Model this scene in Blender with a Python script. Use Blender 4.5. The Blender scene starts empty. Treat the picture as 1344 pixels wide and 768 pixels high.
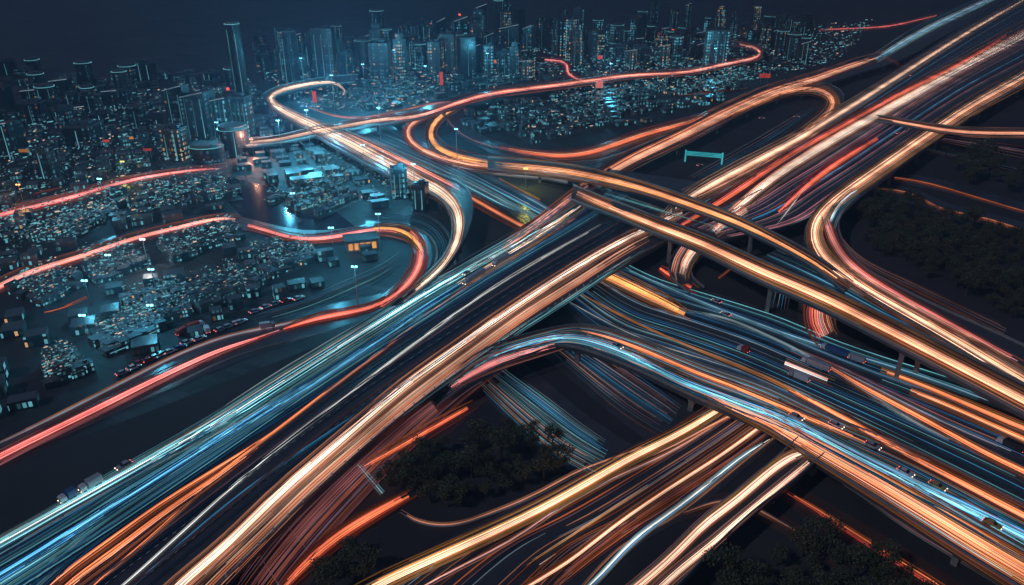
import bpy, bmesh, math, random
from mathutils import Vector, noise
random.seed(11)
sc = bpy.context.scene
col = sc.collection
R = math.radians

# ------------------------------------------------------------------ camera
CAM_H = 150.0
F = 996.0                      # focal length in pixels of the 1344 px wide photograph
PITCH = math.atan(474 / F)
cam = bpy.data.cameras.new('camera'); cam.sensor_width = 36.0; cam.lens = F / 1344 * 36
cam.clip_start = 1.0; cam.clip_end = 40000
co = bpy.data.objects.new('camera', cam); col.objects.link(co)
co.location = (0, 0, CAM_H); co.rotation_euler = (math.pi / 2 - PITCH, 0, 0)
sc.camera = co

# ------------------------------------------------------------------ night sky, moon, exposure
w = bpy.data.worlds.new('World'); sc.world = w; w.use_nodes = True
nt = w.node_tree; nt.nodes.clear()
sky = nt.nodes.new('ShaderNodeTexSky'); sky.sky_type = 'NISHITA'; sky.sun_disc = False
sky.sun_elevation = R(2.0); sky.sun_rotation = R(300)
hsv = nt.nodes.new('ShaderNodeMix'); hsv.data_type = 'RGBA'; hsv.blend_type = 'MULTIPLY'
hsv.inputs[0].default_value = 1.0; hsv.inputs[7].default_value = (.58, .72, 1.45, 1)
bg = nt.nodes.new('ShaderNodeBackground'); bg.inputs[1].default_value = 0.060
wo = nt.nodes.new('ShaderNodeOutputWorld')
nt.links.new(sky.outputs[0], hsv.inputs[6]); nt.links.new(hsv.outputs[2], bg.inputs[0]); nt.links.new(bg.outputs[0], wo.inputs[0])
moon = bpy.data.lights.new('moon', 'SUN'); moon.energy = 0.5; moon.angle = R(2); moon.color = (0.78, 0.80, 1.0)
mo = bpy.data.objects.new('moon', moon); col.objects.link(mo); mo.rotation_euler = (R(48), 0, R(-60))
sc.view_settings.view_transform = 'Standard'; sc.view_settings.look = 'None'
sc.view_settings.exposure = 0.15; sc.view_settings.gamma = 1.0
sc.cycles.use_light_tree = True
sc.cycles.max_bounces = 4; sc.cycles.diffuse_bounces = 2; sc.cycles.glossy_bounces = 2
sc.cycles.volume_bounces = 0; sc.cycles.transparent_max_bounces = 4
sc.cycles.sample_clamp_indirect = 2.0
sc.cycles.blur_glossy = 1.0
HAZE = 0.00042

# ------------------------------------------------------------------ helpers
cP, sP = math.cos(PITCH), math.sin(PITCH)
def ray(px, py):
    dx = (px - 672) / F; dy = (384 - py) / F
    return dx, cP + dy * sP, -sP + dy * cP
def at(px, py, z=0.0):
    dx, Y, Z = ray(px, py)
    if Z > -0.03: Z = -0.03
    t = (z - CAM_H) / Z
    return Vector((dx * t, Y * t, z))
def to_px(p):
    x, y, z = p[0], p[1], p[2] - CAM_H
    d = y * cP - z * sP; u = y * sP + z * cP
    return 672 + x / d * F, 384 - u / d * F

def tag(o, label=None, cat=None, group=None, kind=None):
    if label: o['label'] = label
    if cat: o['category'] = cat
    if group: o['group'] = group
    if kind: o['kind'] = kind
    return o
def empty(name, loc, rz=0.0):
    o = bpy.data.objects.new(name, None); col.objects.link(o)
    o.location = loc; o.rotation_euler = (0, 0, rz); o.empty_display_size = 0.5
    return o
class MB:
    def __init__(s): s.v = []; s.f = []
    def box(s, cx, cy, cz, sx, sy, sz, rz=0.0, taper=1.0):
        n = len(s.v); c, q = math.cos(rz), math.sin(rz)
        for k, z in enumerate((cz - sz / 2, cz + sz / 2)):
            t = taper if k else 1.0
            for a, b in ((-1, -1), (1, -1), (1, 1), (-1, 1)):
                x, y = a * sx / 2 * t, b * sy / 2 * t
                s.v.append((cx + x * c - y * q, cy + x * q + y * c, z))
        s.f += [(n, n+3, n+2, n+1), (n+4, n+5, n+6, n+7)] + [(n+i, n+(i+1) % 4, n+4+(i+1) % 4, n+4+i) for i in range(4)]
        return s
    def prism(s, pts, z0, z1):
        n = len(s.v); k = len(pts)
        s.v += [(p[0], p[1], z0) for p in pts] + [(p[0], p[1], z1) for p in pts]
        s.f += [tuple(range(n + k - 1, n - 1, -1)), tuple(range(n + k, n + 2 * k))]
        s.f += [(n+i, n+(i+1) % k, n+k+(i+1) % k, n+k+i) for i in range(k)]
        return s
    def tube(s, a, b, r0, r1=None, seg=8):
        r1 = r0 if r1 is None else r1
        a, b = Vector(a), Vector(b); d = (b - a).normalized()
        u = d.cross(Vector((0, 0, 1)) if abs(d.z) < .9 else Vector((1, 0, 0))).normalized(); v = d.cross(u)
        n = len(s.v)
        for p, r in ((a, r0), (b, r1)):
            for i in range(seg):
                t = 2 * math.pi * i / seg
                s.v.append(tuple(p + u * math.cos(t) * r + v * math.sin(t) * r))
        s.f += [(n+i, n+(i+1) % seg, n+seg+(i+1) % seg, n+seg+i) for i in range(seg)]
        s.f += [tuple(range(n+seg-1, n-1, -1)), tuple(range(n+seg, n+2*seg))]
        return s
    def strip(s, L, Rr, h):
        """closed low box swept between two matched world polylines; top at z of points, depth h"""
        n = len(s.v); k = len(L)
        for a, b in zip(L, Rr):
            s.v += [tuple(a), tuple(b), (b[0], b[1], b[2] - h), (a[0], a[1], a[2] - h)]
        for i in range(k - 1):
            p = n + 4 * i; q = p + 4
            for j in range(4):
                s.f.append((p + j, p + (j + 1) % 4, q + (j + 1) % 4, q + j))
        s.f += [(n, n+3, n+2, n+1), (n+4*k-4, n+4*k-3, n+4*k-2, n+4*k-1)]
        return s
    def mesh(s, name, m):
        me = bpy.data.meshes.new(name); me.from_pydata(s.v, [], s.f); me.validate()
        bm = bmesh.new(); bm.from_mesh(me); bmesh.ops.recalc_face_normals(bm, faces=bm.faces); bm.to_mesh(me); bm.free()
        if m: me.materials.append(m)
        return me
    def build(s, name, m, parent=None, smooth=False):
        me = s.mesh(name, m)
        if smooth:
            for p in me.polygons: p.use_smooth = True
        o = bpy.data.objects.new(name, me); col.objects.link(o)
        if parent: o.parent = parent
        return o

# ------------------------------------------------------------------ materials
def mat(name, c, rough=0.7, metal=0.0, noise_s=None, c2=None, bump=0.0, spec=0.5):
    m = bpy.data.materials.new(name); m.use_nodes = True; t = m.node_tree
    b = t.nodes['Principled BSDF']; b.inputs['Base Color'].default_value = (*c, 1)
    b.inputs['Roughness'].default_value = rough; b.inputs['Metallic'].default_value = metal
    b.inputs['Specular IOR Level'].default_value = spec
    if noise_s:
        tc = t.nodes.new('ShaderNodeTexCoord'); n = t.nodes.new('ShaderNodeTexNoise')
        n.inputs['Scale'].default_value = noise_s; n.inputs['Detail'].default_value = 6; n.inputs['Roughness'].default_value = .65
        r = t.nodes.new('ShaderNodeValToRGB'); r.color_ramp.elements[0].position = .32; r.color_ramp.elements[1].position = .7
        r.color_ramp.elements[0].color = (*c, 1); r.color_ramp.elements[1].color = (*(c2 or c), 1)
        t.links.new(tc.outputs['Object'], n.inputs['Vector']); t.links.new(n.outputs['Fac'], r.inputs['Fac'])
        t.links.new(r.outputs['Color'], b.inputs['Base Color'])
        if bump:
            bu = t.nodes.new('ShaderNodeBump'); bu.inputs['Strength'].default_value = bump; bu.inputs['Distance'].default_value = .3
            t.links.new(n.outputs['Fac'], bu.inputs['Height']); t.links.new(bu.outputs['Normal'], b.inputs['Normal'])
    return m
M = {
 'soil': mat('dark_soil', (.034, .033, .038), .95, 0, .02, (.062, .060, .064), .2),
 'asphalt': mat('asphalt', (.060, .062, .070), .32, 0, .25, (.095, .098, .106), .05),
 'asphalt_worn': mat('worn_asphalt', (.055, .058, .066), .30, 0, .12, (.105, .108, .115), .05),
 'brown_road': mat('brown_surfacing', (.085, .045, .038), .6, 0, .2, (.13, .070, .055), .1),
 'pave': mat('paving', (.05, .055, .06), .6, 0, .05, (.10, .105, .11), .1),
 'plots': None,
 'water': mat('water', (.010, .018, .026), .12, 0, None, None, 0, .6),
 'concrete': mat('concrete', (.22, .215, .205), .7, 0, .4, (.32, .31, .29), .15),
 'paint': mat('road_paint', (.62, .62, .58), .5, 0, 1.5, (.8, .8, .76)),
 'steel': mat('steel', (.30, .32, .34), .35, .8, 2.0, (.42, .44, .46)),
 'rubber': mat('rubber', (.02, .02, .02), .8),
 'glass': mat('dark_glass', (.02, .03, .04), .08, 0, None, None, 0, .8),
 'roof': mat('flat_roof', (.07, .075, .085), .8, 0, .15, (.13, .135, .14)),
 'roof2': mat('metal_roof', (.07, .085, .10), .6, .1, .3, (.12, .14, .16)),
 'bark': mat('bark', (.05, .04, .03), .9, 0, 3, (.09, .07, .05)),
}
def plotmat():
    m = bpy.data.materials.new('city_plots'); m.use_nodes = True; t = m.node_tree; N = t.nodes; K = t.links.new
    b = N['Principled BSDF']; b.inputs['Roughness'].default_value = .7; tc = N.new('ShaderNodeTexCoord')
    mp = N.new('ShaderNodeMapping'); mp.inputs['Rotation'].default_value = (0, 0, .42); K(tc.outputs['Object'], mp.inputs[0])
    out = None
    for sc_, rw, ma in ((1 / 26, .9, .12), (1 / 7, .6, .2)):
        br = N.new('ShaderNodeTexBrick'); br.inputs['Scale'].default_value = sc_; br.inputs['Mortar Size'].default_value = ma * .25
        br.inputs['Row Height'].default_value = rw; br.inputs['Brick Width'].default_value = 1.3; br.offset = .37; br.inputs['Bias'].default_value = -.2
        br.inputs['Color1'].default_value = (.018, .02, .023, 1); br.inputs['Color2'].default_value = (.12, .13, .14, 1); br.inputs['Mortar'].default_value = (.03, .033, .036, 1)
        K(mp.outputs[0], br.inputs['Vector'])
        if out is None: out = br.outputs['Color']
        else:
            mx = N.new('ShaderNodeMix'); mx.data_type = 'RGBA'; mx.inputs[0].default_value = .5; K(out, mx.inputs[6]); K(br.outputs['Color'], mx.inputs[7]); out = mx.outputs[2]
    n = N.new('ShaderNodeTexNoise'); n.inputs['Scale'].default_value = .012; n.inputs['Detail'].default_value = 5; K(tc.outputs['Object'], n.inputs[0])
    r = N.new('ShaderNodeValToRGB'); r.color_ramp.elements[0].position = .4; r.color_ramp.elements[1].position = .6; K(n.outputs['Fac'], r.inputs[0])
    mx = N.new('ShaderNodeMix'); mx.data_type = 'RGBA'; K(r.outputs[0], mx.inputs[0]); mx.inputs[6].default_value = (.035, .038, .042, 1); K(out, mx.inputs[7]); K(mx.outputs[2], b.inputs['Base Color'])
    return m
M['plots'] = plotmat()
def leafmat(name, a, b):
    m = bpy.data.materials.new(name); m.use_nodes = True; t = m.node_tree
    p = t.nodes['Principled BSDF']; p.inputs['Roughness'].default_value = .7
    g = t.nodes.new('ShaderNodeNewGeometry'); r = t.nodes.new('ShaderNodeValToRGB')
    r.color_ramp.elements[0].color = (*a, 1); r.color_ramp.elements[1].color = (*b, 1)
    t.links.new(g.outputs['Random Per Island'], r.inputs['Fac']); t.links.new(r.outputs['Color'], p.inputs['Base Color'])
    return m
M['leaf'] = leafmat('leaves', (.045, .060, .032), (.13, .14, .062))
M['leaf2'] = leafmat('olive_leaves', (.06, .060, .032), (.16, .14, .06))

PAL = {
 'white': (.92, .93, .88), 'cream': (1, .64, .44), 'peach': (1, .40, .24), 'amber': (1, .42, .12), 'orange': (1, .24, .09),
 'rust': (.85, .20, .07), 'red': (1, .11, .08), 'pink': (1, .28, .26), 'rose': (.75, .26, .30), 'teal': (.25, .78, .90), 'cyan': (.06, .58, .66),
 'blue': (.07, .34, .66), 'navy': (.03, .13, .33), 'steelb': (.30, .42, .52), 'lime': (.75, .72, .12), 'mauve': (.42, .26, .36),
}
_em = {}
def emat(c, s, sample=True):
    k = (c, round(s, 2), sample)
    if k in _em: return _em[k]
    m = bpy.data.materials.new('glow_' + c); m.use_nodes = True; t = m.node_tree; t.nodes.clear()
    e = t.nodes.new('ShaderNodeEmission'); o = t.nodes.new('ShaderNodeOutputMaterial')
    tc = t.nodes.new('ShaderNodeTexCoord'); n = t.nodes.new('ShaderNodeTexNoise'); n.inputs['Scale'].default_value = .035; n.inputs['Detail'].default_value = 3
    mr = t.nodes.new('ShaderNodeMapRange'); mr.inputs[1].default_value = .3; mr.inputs[2].default_value = .7
    mr.inputs[3].default_value = s * .45; mr.inputs[4].default_value = s * 1.5
    t.links.new(tc.outputs['Object'], n.inputs['Vector']); t.links.new(n.outputs['Fac'], mr.inputs[0]); t.links.new(mr.outputs[0], e.inputs[1])
    e.inputs[0].default_value = (*PAL[c], 1); t.links.new(e.outputs[0], o.inputs[0])
    m.cycles.emission_sampling = 'FRONT' if sample else 'NONE'
    _em[k] = m; return m

def facade(name, tint, lit, strength, warm=0.1, wall=(.045, .055, .07)):
    """dark curtain wall with a grid of windows, some of them lit"""
    m = bpy.data.materials.new(name); m.use_nodes = True; t = m.node_tree; N = t.nodes; Lk = t.links
    b = N['Principled BSDF']; b.inputs['Base Color'].default_value = (*wall, 1); b.inputs['Roughness'].default_value = .35
    tc = N.new('ShaderNodeTexCoord'); sp = N.new('ShaderNodeSeparateXYZ'); Lk.new(tc.outputs['Object'], sp.inputs[0])
    def mth(op, a, c=None):
        x = N.new('ShaderNodeMath'); x.operation = op
        for i, q in enumerate((a, c)):
            if q is None: continue
            if isinstance(q, (int, float)): x.inputs[i].default_value = q
            else: Lk.new(q, x.inputs[i])
        return x.outputs[0]
    h = mth('ADD', sp.outputs[0], sp.outputs[1])
    hu = mth('DIVIDE', h, 2.3); vu = mth('DIVIDE', sp.outputs[2], 3.4)
    hf = mth('FLOOR', hu); vf = mth('FLOOR', vu)
    cm = N.new('ShaderNodeCombineXYZ'); Lk.new(hf, cm.inputs[0]); Lk.new(vf, cm.inputs[1])
    oi = N.new('ShaderNodeObjectInfo'); Lk.new(oi.outputs['Random'], cm.inputs[2])
    wn = N.new('ShaderNodeTexWhiteNoise'); wn.noise_dimensions = '3D'; Lk.new(cm.outputs[0], wn.inputs['Vector'])
    # whole columns and whole storeys are more often lit than single windows
    c1 = N.new('ShaderNodeCombineXYZ'); Lk.new(hf, c1.inputs[0]); Lk.new(oi.outputs['Random'], c1.inputs[2])
    w1 = N.new('ShaderNodeTexWhiteNoise'); Lk.new(c1.outputs[0], w1.inputs['Vector'])
    c2 = N.new('ShaderNodeCombineXYZ'); Lk.new(vf, c2.inputs[1]); Lk.new(oi.outputs['Random'], c2.inputs[2])
    w2 = N.new('ShaderNodeTexWhiteNoise'); Lk.new(c2.outputs[0], w2.inputs['Vector'])
    s = mth('ADD', mth('MULTIPLY', wn.outputs[0], .36), mth('ADD', mth('MULTIPLY', w1.outputs[0], .42), mth('MULTIPLY', w2.outputs[0], .22)))
    on = mth('POWER', mth('MINIMUM', mth('MULTIPLY', s, 1 + lit), 1.0), 7.0)
    inx = mth('LESS_THAN', mth('ABSOLUTE', mth('SUBTRACT', mth('FRACT', hu), .5)), .34)
    iny = mth('LESS_THAN', mth('ABSOLUTE', mth('SUBTRACT', mth('FRACT', vu), .5)), .30)
    g = N.new('ShaderNodeNewGeometry'); sn = N.new('ShaderNodeSeparateXYZ'); Lk.new(g.outputs['Normal'], sn.inputs[0])
    side = mth('LESS_THAN', mth('ABSOLUTE', sn.outputs[2]), .3)
    a = mth('MULTIPLY', mth('MULTIPLY', on, inx), mth('MULTIPLY', iny, side))
    a = mth('MULTIPLY', a, mth('MULTIPLY', mth('ADD', w1.outputs[0], .25), strength))
    wm = mth('LESS_THAN', wn.outputs[0], 0.0); wr = mth('GREATER_THAN', mth('FRACT', mth('MULTIPLY', wn.outputs[0], 37.3)), 1 - warm)
    mx = N.new('ShaderNodeMix'); mx.data_type = 'RGBA'; Lk.new(wr, mx.inputs[0])
    mx.inputs[6].default_value = (*tint, 1); mx.inputs[7].default_value = (1, .55, .25, 1)
    Lk.new(mx.outputs[2], b.inputs['Emission Color']); Lk.new(a, b.inputs['Emission Strength'])
    m.cycles.emission_sampling = 'NONE'
    return m
FAC = [facade('facade_dim', (.12, .42, .55), .34, .34, .06, (.022, .028, .036)), facade('facade_teal', (.14, .58, .74), .44, .7, .06, (.03, .04, .05)),
       facade('facade_dark', (.12, .34, .46), .26, .28, .1, (.014, .018, .024)), facade('facade_warm', (.25, .55, .62), .38, .55, .3, (.04, .038, .038))]
HFAC = facade('house_wall', (.18, .58, .70), .28, .6, .08, (.08, .085, .09))

HFAC2 = facade('tiny_house', (.16, .56, .66), .22, .5, .06, (.07, .085, .095))
# ------------------------------------------------------------------ curves
def catmull(pts, step=9.0):
    """pts: tuples (x, y, extra...) ; returns dense list of tuples"""
    P = [pts[0]] + list(pts) + [pts[-1]]; out = []
    for i in range(1, len(P) - 2):
        p0, p1, p2, p3 = P[i-1], P[i], P[i+1], P[i+2]
        d = math.hypot(p2[0]-p1[0], p2[1]-p1[1]); n = max(2, int(d / step))
        # centripetal-ish: scale tangents by neighbour distances to avoid overshoot
        d0 = math.hypot(p1[0]-p0[0], p1[1]-p0[1]) or d; d2 = math.hypot(p3[0]-p2[0], p3[1]-p2[1]) or d
        for k in range(n):
            t = k / n; q = []
            for c in range(len(p1)):
                m1 = ((p1[c]-p0[c]) / d0 + (p2[c]-p1[c]) / d) * .5 * d if i > 1 else (p2[c]-p1[c])
                m2 = ((p2[c]-p1[c]) / d + (p3[c]-p2[c]) / d2) * .5 * d if i < len(P) - 3 else (p2[c]-p1[c])
                q.append((2*t**3-3*t*t+1)*p1[c] + (t**3-2*t*t+t)*m1 + (-2*t**3+3*t*t)*p2[c] + (t**3-t*t)*m2)
            out.append(tuple(q))
    out.append(tuple(P[-2]))
    k = max(1, int(20 / step))                      # relax the traced points into one easy sweep
    for _ in range(2):
        sm = []
        for i in range(len(out)):
            h = min(k, i, len(out) - 1 - i)
            w_ = out[i - h:i + h + 1]
            sm.append(tuple(sum(q[c] for q in w_) / len(w_) for c in range(len(out[i]))))
        out = sm
    return out
def simplify(pts, tol=0.22):
    keep = [0, len(pts) - 1]; st = [(0, len(pts) - 1)]
    while st:
        a, b = st.pop()
        if b - a < 2: continue
        ax, ay = pts[a][0], pts[a][1]; bx, by = pts[b][0], pts[b][1]; L = math.hypot(bx-ax, by-ay) or 1
        best, bi = 0, None
        for i in range(a+1, b):
            d = abs((bx-ax)*(ay-pts[i][1]) - (ax-pts[i][0])*(by-ay)) / L
            if d > best: best, bi = d, i
        if best > tol or (b - a > 14): 
            bi = bi if best > tol else (a + b) // 2
            keep.append(bi); st += [(a, bi), (bi, b)]
    return [pts[i] for i in sorted(keep)]

TRAILPX = []      # samples of every traced trail, used only to keep buildings off the roads
def strand(dense, off, wpx, mtl, parent, f0=0.0, f1=1.0, drift=0.0, seed=0.0, lift=0.5, fat=1.0):
    """one glowing line following a carriageway; off in -.5..+.5 of the carriageway's width"""
    n = len(dense); a = int(f0 * (n - 1)); b = max(a + 2, int(f1 * (n - 1))); seg = dense[a:b + 1]
    if len(seg) < 2: return None
    out = []
    for i, p in enumerate(seg):
        q0 = seg[max(0, i-1)]; q1 = seg[min(len(seg)-1, i+1)]
        tx, ty = q1[0]-q0[0], q1[1]-q0[1]; L = math.hypot(tx, ty) or 1
        nx, ny = -ty / L, tx / L
        o = off + drift * (noise.noise(Vector((seed * 7.3, (a + i) * .035, 1.7))))
        out.append((p[0] + nx * o * p[2], p[1] + ny * o * p[2], nx, ny, p[3]))
    out = simplify(out)
    L_, R_ = [], []
    m = len(out)
    for i, (x, y, nx, ny, z) in enumerate(out):
        e = min(1.0, (i + .25) / 1.5, (m - 1 - i + .25) / 1.5)
        # real width: wpx measured at 400 m, so lines narrow with distance
        c = at(x, y, z + lift); c2 = at(x + nx, y + ny, z + lift)
        d = (c2 - c).normalized(); wm = wpx * fat * max(.35, min(1.6, (c - Vector((0, 0, CAM_H))).length / 420)) * .5 * e
        L_.append(c - d * wm); R_.append(c + d * wm)
    return MB().strip(L_, R_, .12).build('strand', mtl, parent)

def trail(label, pts, cols, n, s=1.0, z=0.5, edge=.35, drift=.06, wm=.70, ragged=.35, group=None, sample=True, keep=True, core=None, name='light_trail'):
    """a bundle of glowing lines; pts are (px, py, width[, z])"""
    pp = [(p[0], p[1], p[2], p[3] if len(p) > 3 else z) for p in pts]
    d = catmull(pp)
    if keep: TRAILPX.extend((p[0], p[1], p[2]) for p in d)
    mid = d[len(d)//2]
    root = empty(name, at(mid[0], mid[1], mid[3])); tag(root, label, 'light trail', group)
    bpy.context.view_layer.update()
    inv = Vector(root.location)
    rnd = random.Random(hash_(label))
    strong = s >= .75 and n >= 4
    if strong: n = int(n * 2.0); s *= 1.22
    offs = [(-.5 + (i + .5) / n) + rnd.uniform(-.45, .45) / n for i in range(n)]
    for i, o in enumerate(offs):
        g = math.exp(-(o / .27) ** 2)
        st = s * (edge * .8 + (1 - edge * .8) * g) * rnd.choice((.35, .6, .9, 1.1, 1.5, 2.0))
        c = rnd.choice(cols)
        if core and abs(o) < .22 and rnd.random() < .75: c = rnd.choice(core)
        f0, f1 = rnd.uniform(0, .13), rnd.uniform(.87, 1.0)
        if abs(o) > .18 and rnd.random() < ragged * 1.6:
            if rnd.random() < .5: f0 = rnd.uniform(.02, .5)
            else: f1 = rnd.uniform(.5, .98)
        st = max(.06, round(st * 8) / 8 if st > .3 else round(st * 20) / 20)
        ob = strand(d, o, wm * rnd.uniform(.5, 1.2) * (.52 if strong else .8), emat(c, st, sample and st > .7), root, f0, f1, drift * rnd.uniform(.4, 1.3), rnd.uniform(0, 99), lift=.35 + .05 * rnd.random())
        if ob: ob.location = -inv
    if strong:                                     # bright cores, then faint outlying lines added to imitate bloom round the bundle
        for o in (rnd.uniform(-.4, -.15), rnd.uniform(-.12, .0), rnd.uniform(.02, .15), rnd.uniform(.15, .4)):
            ob = strand(d, o, wm * .26, emat(rnd.choice(core or cols), round(1.9 * s * rnd.uniform(.6, 1.1), 1), True), root, rnd.uniform(0, .11), rnd.uniform(.9, 1), drift * .6, rnd.uniform(0, 99), lift=.5)
            if ob: ob.location = -inv
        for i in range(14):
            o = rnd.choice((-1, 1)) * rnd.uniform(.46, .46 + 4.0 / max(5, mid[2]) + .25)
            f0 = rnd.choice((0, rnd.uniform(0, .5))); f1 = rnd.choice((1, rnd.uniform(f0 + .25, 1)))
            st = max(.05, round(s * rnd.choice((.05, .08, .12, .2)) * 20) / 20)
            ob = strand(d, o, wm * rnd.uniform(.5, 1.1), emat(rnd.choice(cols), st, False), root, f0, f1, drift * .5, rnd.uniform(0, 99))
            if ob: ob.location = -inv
    return root
def hash_(s):
    h = 7
    for ch in s: h = (h * 131 + ord(ch)) % 1000003
    return h

def edges(pts, step=18):
    """pts (lx,ly,rx,ry[,z]) -> dense tuples"""
    return simplify_e(catmull([tuple(p) if len(p) > 4 else (*p, 0.0) for p in pts], step))
def simplify_e(d): return d
def lerp_edges(d, u):
    return [(p[0] + (p[2]-p[0]) * u, p[1] + (p[3]-p[1]) * u, p[4]) for p in d]
def fill(label, ed, z, cols, n, s=.3, u0=.03, u1=.97, wm=.45, seg=.55, group=None, ndrift=.05, keep=False):
    """faint parallel lines of light spread over a carriageway given by its two edges"""
    d = catmull([(*p[:4], p[4] if len(p) > 4 else z) for p in ed], 12)
    mid = d[len(d)//2]
    root = empty('light_trail', at((mid[0]+mid[2])/2, (mid[1]+mid[3])/2, mid[4])); tag(root, label, 'light trail', group)
    inv = Vector(root.location)
    rnd = random.Random(hash_(label))
    for i in range(n):
        u = u0 + (u1-u0) * (i + .5) / n + rnd.uniform(-.5, .5) * (u1-u0) / n
        f0, f1 = 0, 1
        if rnd.random() < seg:
            c = rnd.uniform(0, 1); h = rnd.uniform(.10, .45); f0 = max(0, c-h); f1 = min(1, c+h)
        dd = []
        sd = rnd.uniform(0, 99)
        for k, p in enumerate(d):
            uu = min(u1, max(u0, u + ndrift / n * noise.noise(Vector((sd, k * .06, .3)))))
            dd.append((p[0]+(p[2]-p[0])*uu, p[1]+(p[3]-p[1])*uu, 1.0, p[4]))
        st = s * rnd.choice((.3, .5, .8, 1, 1.6, 2.4))
        st = max(.05, round(st * 20) / 20)
        ob = strand(dd, 0, wm * rnd.uniform(.5, 1.6), emat(rnd.choice(cols), st, False), root, f0, f1)
        if ob: ob.location = -inv
    return root

def sheet(name, pts, z, m, label=None, thick=None):
    d = catmull([(*p[:4], z) for p in pts], 22)
    L_ = [at(p[0], p[1], z) for p in d]; R_ = [at(p[2], p[3], z) for p in d]
    mb = MB(); n = 0
    for a, b in zip(L_, R_): mb.v += [tuple(a), tuple(b)]
    for i in range(len(L_) - 1): mb.f.append((2*i, 2*i+1, 2*i+3, 2*i+2))
    o = mb.build(name, m)
    for p in o.data.polygons:
        pass
    tag(o, label, None, None, 'structure')
    return o

def deck(label, pts, z, m='asphalt', thick=1.6, pier=42, par=True, marks=(), dash=(), name='flyover', cat='flyover', pierw=.35, cap=True):
    """raised road: slab, two parapets, piers and painted lines"""
    d = catmull([(*p[:4], p[4] if len(p) > 4 else z) for p in pts], 14)
    L_ = [at(p[0], p[1], p[4]) for p in d]; R_ = [at(p[2], p[3], p[4]) for p in d]
    mid = (L_[len(L_)//2] + R_[len(R_)//2]) / 2
    root = empty(name, (mid.x, mid.y, 0)); tag(root, label, cat)
    loc = Vector((mid.x, mid.y, 0))
    def b(mb, nm, mm):
        o = mb.build(nm, mm, root); o.location = -loc; return o
    b(MB().strip(L_, R_, thick), 'road_deck', M[m])
    if par:
        for A, B in ((L_, R_), (R_, L_)):
            a1, a2 = [], []
            for p, q in zip(A, B):
                dd = (q - p).normalized()
                a1.append(p + dd * .05 + Vector((0, 0, 1.05))); a2.append(p + dd * .45 + Vector((0, 0, 1.05)))
            b(MB().strip(a1, a2, 1.04), 'parapet', M['concrete'])
    def line(u, wd=.28, dashed=False):
        l1, l2 = [], []; mb = MB()
        for p, q in zip(L_, R_):
            dd = (q - p).normalized(); c = p + (q - p) * u + Vector((0, 0, .008))
            l1.append(c - dd * wd / 2); l2.append(c + dd * wd / 2)
        if not dashed: return mb.strip(l1, l2, .004)
        for i in range(len(l1) - 1):
            L = (l1[i+1] - l1[i]).length; k = max(1, int(L / 12))
            for j in range(k):
                t0, t1 = (j + .1) / k, (j + .5) / k
                mb.strip([l1[i].lerp(l1[i+1], t0), l1[i].lerp(l1[i+1], t1)], [l2[i].lerp(l2[i+1], t0), l2[i].lerp(l2[i+1], t1)], .004)
        return mb
    for u in marks: b(line(u), 'lane_line', M['paint'])
    for u in dash: b(line(u, .22, True), 'lane_line', M['paint'])
    acc = pier * .5; last = None; np_ = 0
    for i in range(len(L_)):
        c = (L_[i] + R_[i]) / 2
        if last is not None: acc += (c - last).length
        last = c
        if acc >= pier and c.z > 4.5 and np_ < 26 and c.y < 1500 and c.y > 60:
            acc = 0; np_ += 1
            W = (R_[i] - L_[i]).length; dd = (R_[i] - L_[i]).normalized(); ang = math.atan2(dd.y, dd.x)
            top = c.z - thick
            mb = MB()
            mb.box(c.x, c.y, top - .72, W * .86, 2.0, 1.4, ang)
            k = 1 if W < 16 else (2 if W < 40 else 4)
            for j in range(k):
                o = 0 if k == 1 else (-.36 + .72 * j / (k - 1)) * W
                mb.box(c.x + dd.x * o, c.y + dd.y * o, (top - 1.42) / 2, 2.2, 1.7, top - 1.42, ang)
            b(mb, 'pier', M['concrete'])
    return root

# ================================================================== THE SETTING
g = MB(); g.v = [(-8400, -90, 0), (8400, -90, 0), (8400, 13000, 0), (-8400, 13000, 0)]; g.f = [(0, 1, 2, 3)]
tag(g.build('ground', M['soil']), None, None, None, 'structure')

def poly(name, pts, z, m):
    mb = MB(); mb.v = [tuple(at(x, y, z)) for x, y in pts]; mb.f = [tuple(range(len(pts)))]
    return tag(mb.build(name, M[m]), None, None, None, 'structure')
poly('city_ground', [(-900, -60), (1100, -60), (1000, 60), (900, 150), (640, 235), (600, 330), (440, 445), (-60, 640), (-500, 700)], .02, 'plots')
poly('water', [(300, 232), (420, 262), (470, 300), (455, 318), (360, 303), (318, 285), (290, 255)], .06, 'water')
# ground-level roads (kind: structure)
L_road = [(500, 158, 452, 182, ), (600, 208, 560, 224), (700, 258, 650, 270), (765, 300, 700, 302), (800, 330, 715, 385), (860, 360, 790, 445), (930, 382, 860, 470), (1025, 412, 950, 505), (1093, 440, 1050, 550), (1161, 463, 1150, 600), (1250, 490, 1260, 660), (1344, 525, 1370, 720), (1440, 560, 1500, 800)]
sheet('lower_road', L_road, .10, M['asphalt_worn'])
sheet('side_road', [(460, 790, 760, 800), (560, 722, 830, 720), (660, 672, 900, 680), (780, 610, 960, 630), (880, 556, 1020, 580), (960, 500, 1090, 530)], .14, M['asphalt'])
sheet('crossing_road', [(590, 470, 660, 460), (618, 506, 700, 485), (690, 572, 765, 542), (770, 636, 850, 596)], .10, M['asphalt_worn'])
sheet('crossing_road', [(690, 446, 750, 430), (735, 486, 800, 466), (790, 534, 870, 506), (850, 580, 925, 550)], .10, M['asphalt_worn'])
sheet('slip_road', [(230, 800, 380, 810), (310, 735, 430, 735), (400, 650, 510, 660), (500, 570, 570, 590), (580, 520, 640, 525), (650, 475, 690, 480)], .12, M['brown_road'])
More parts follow.
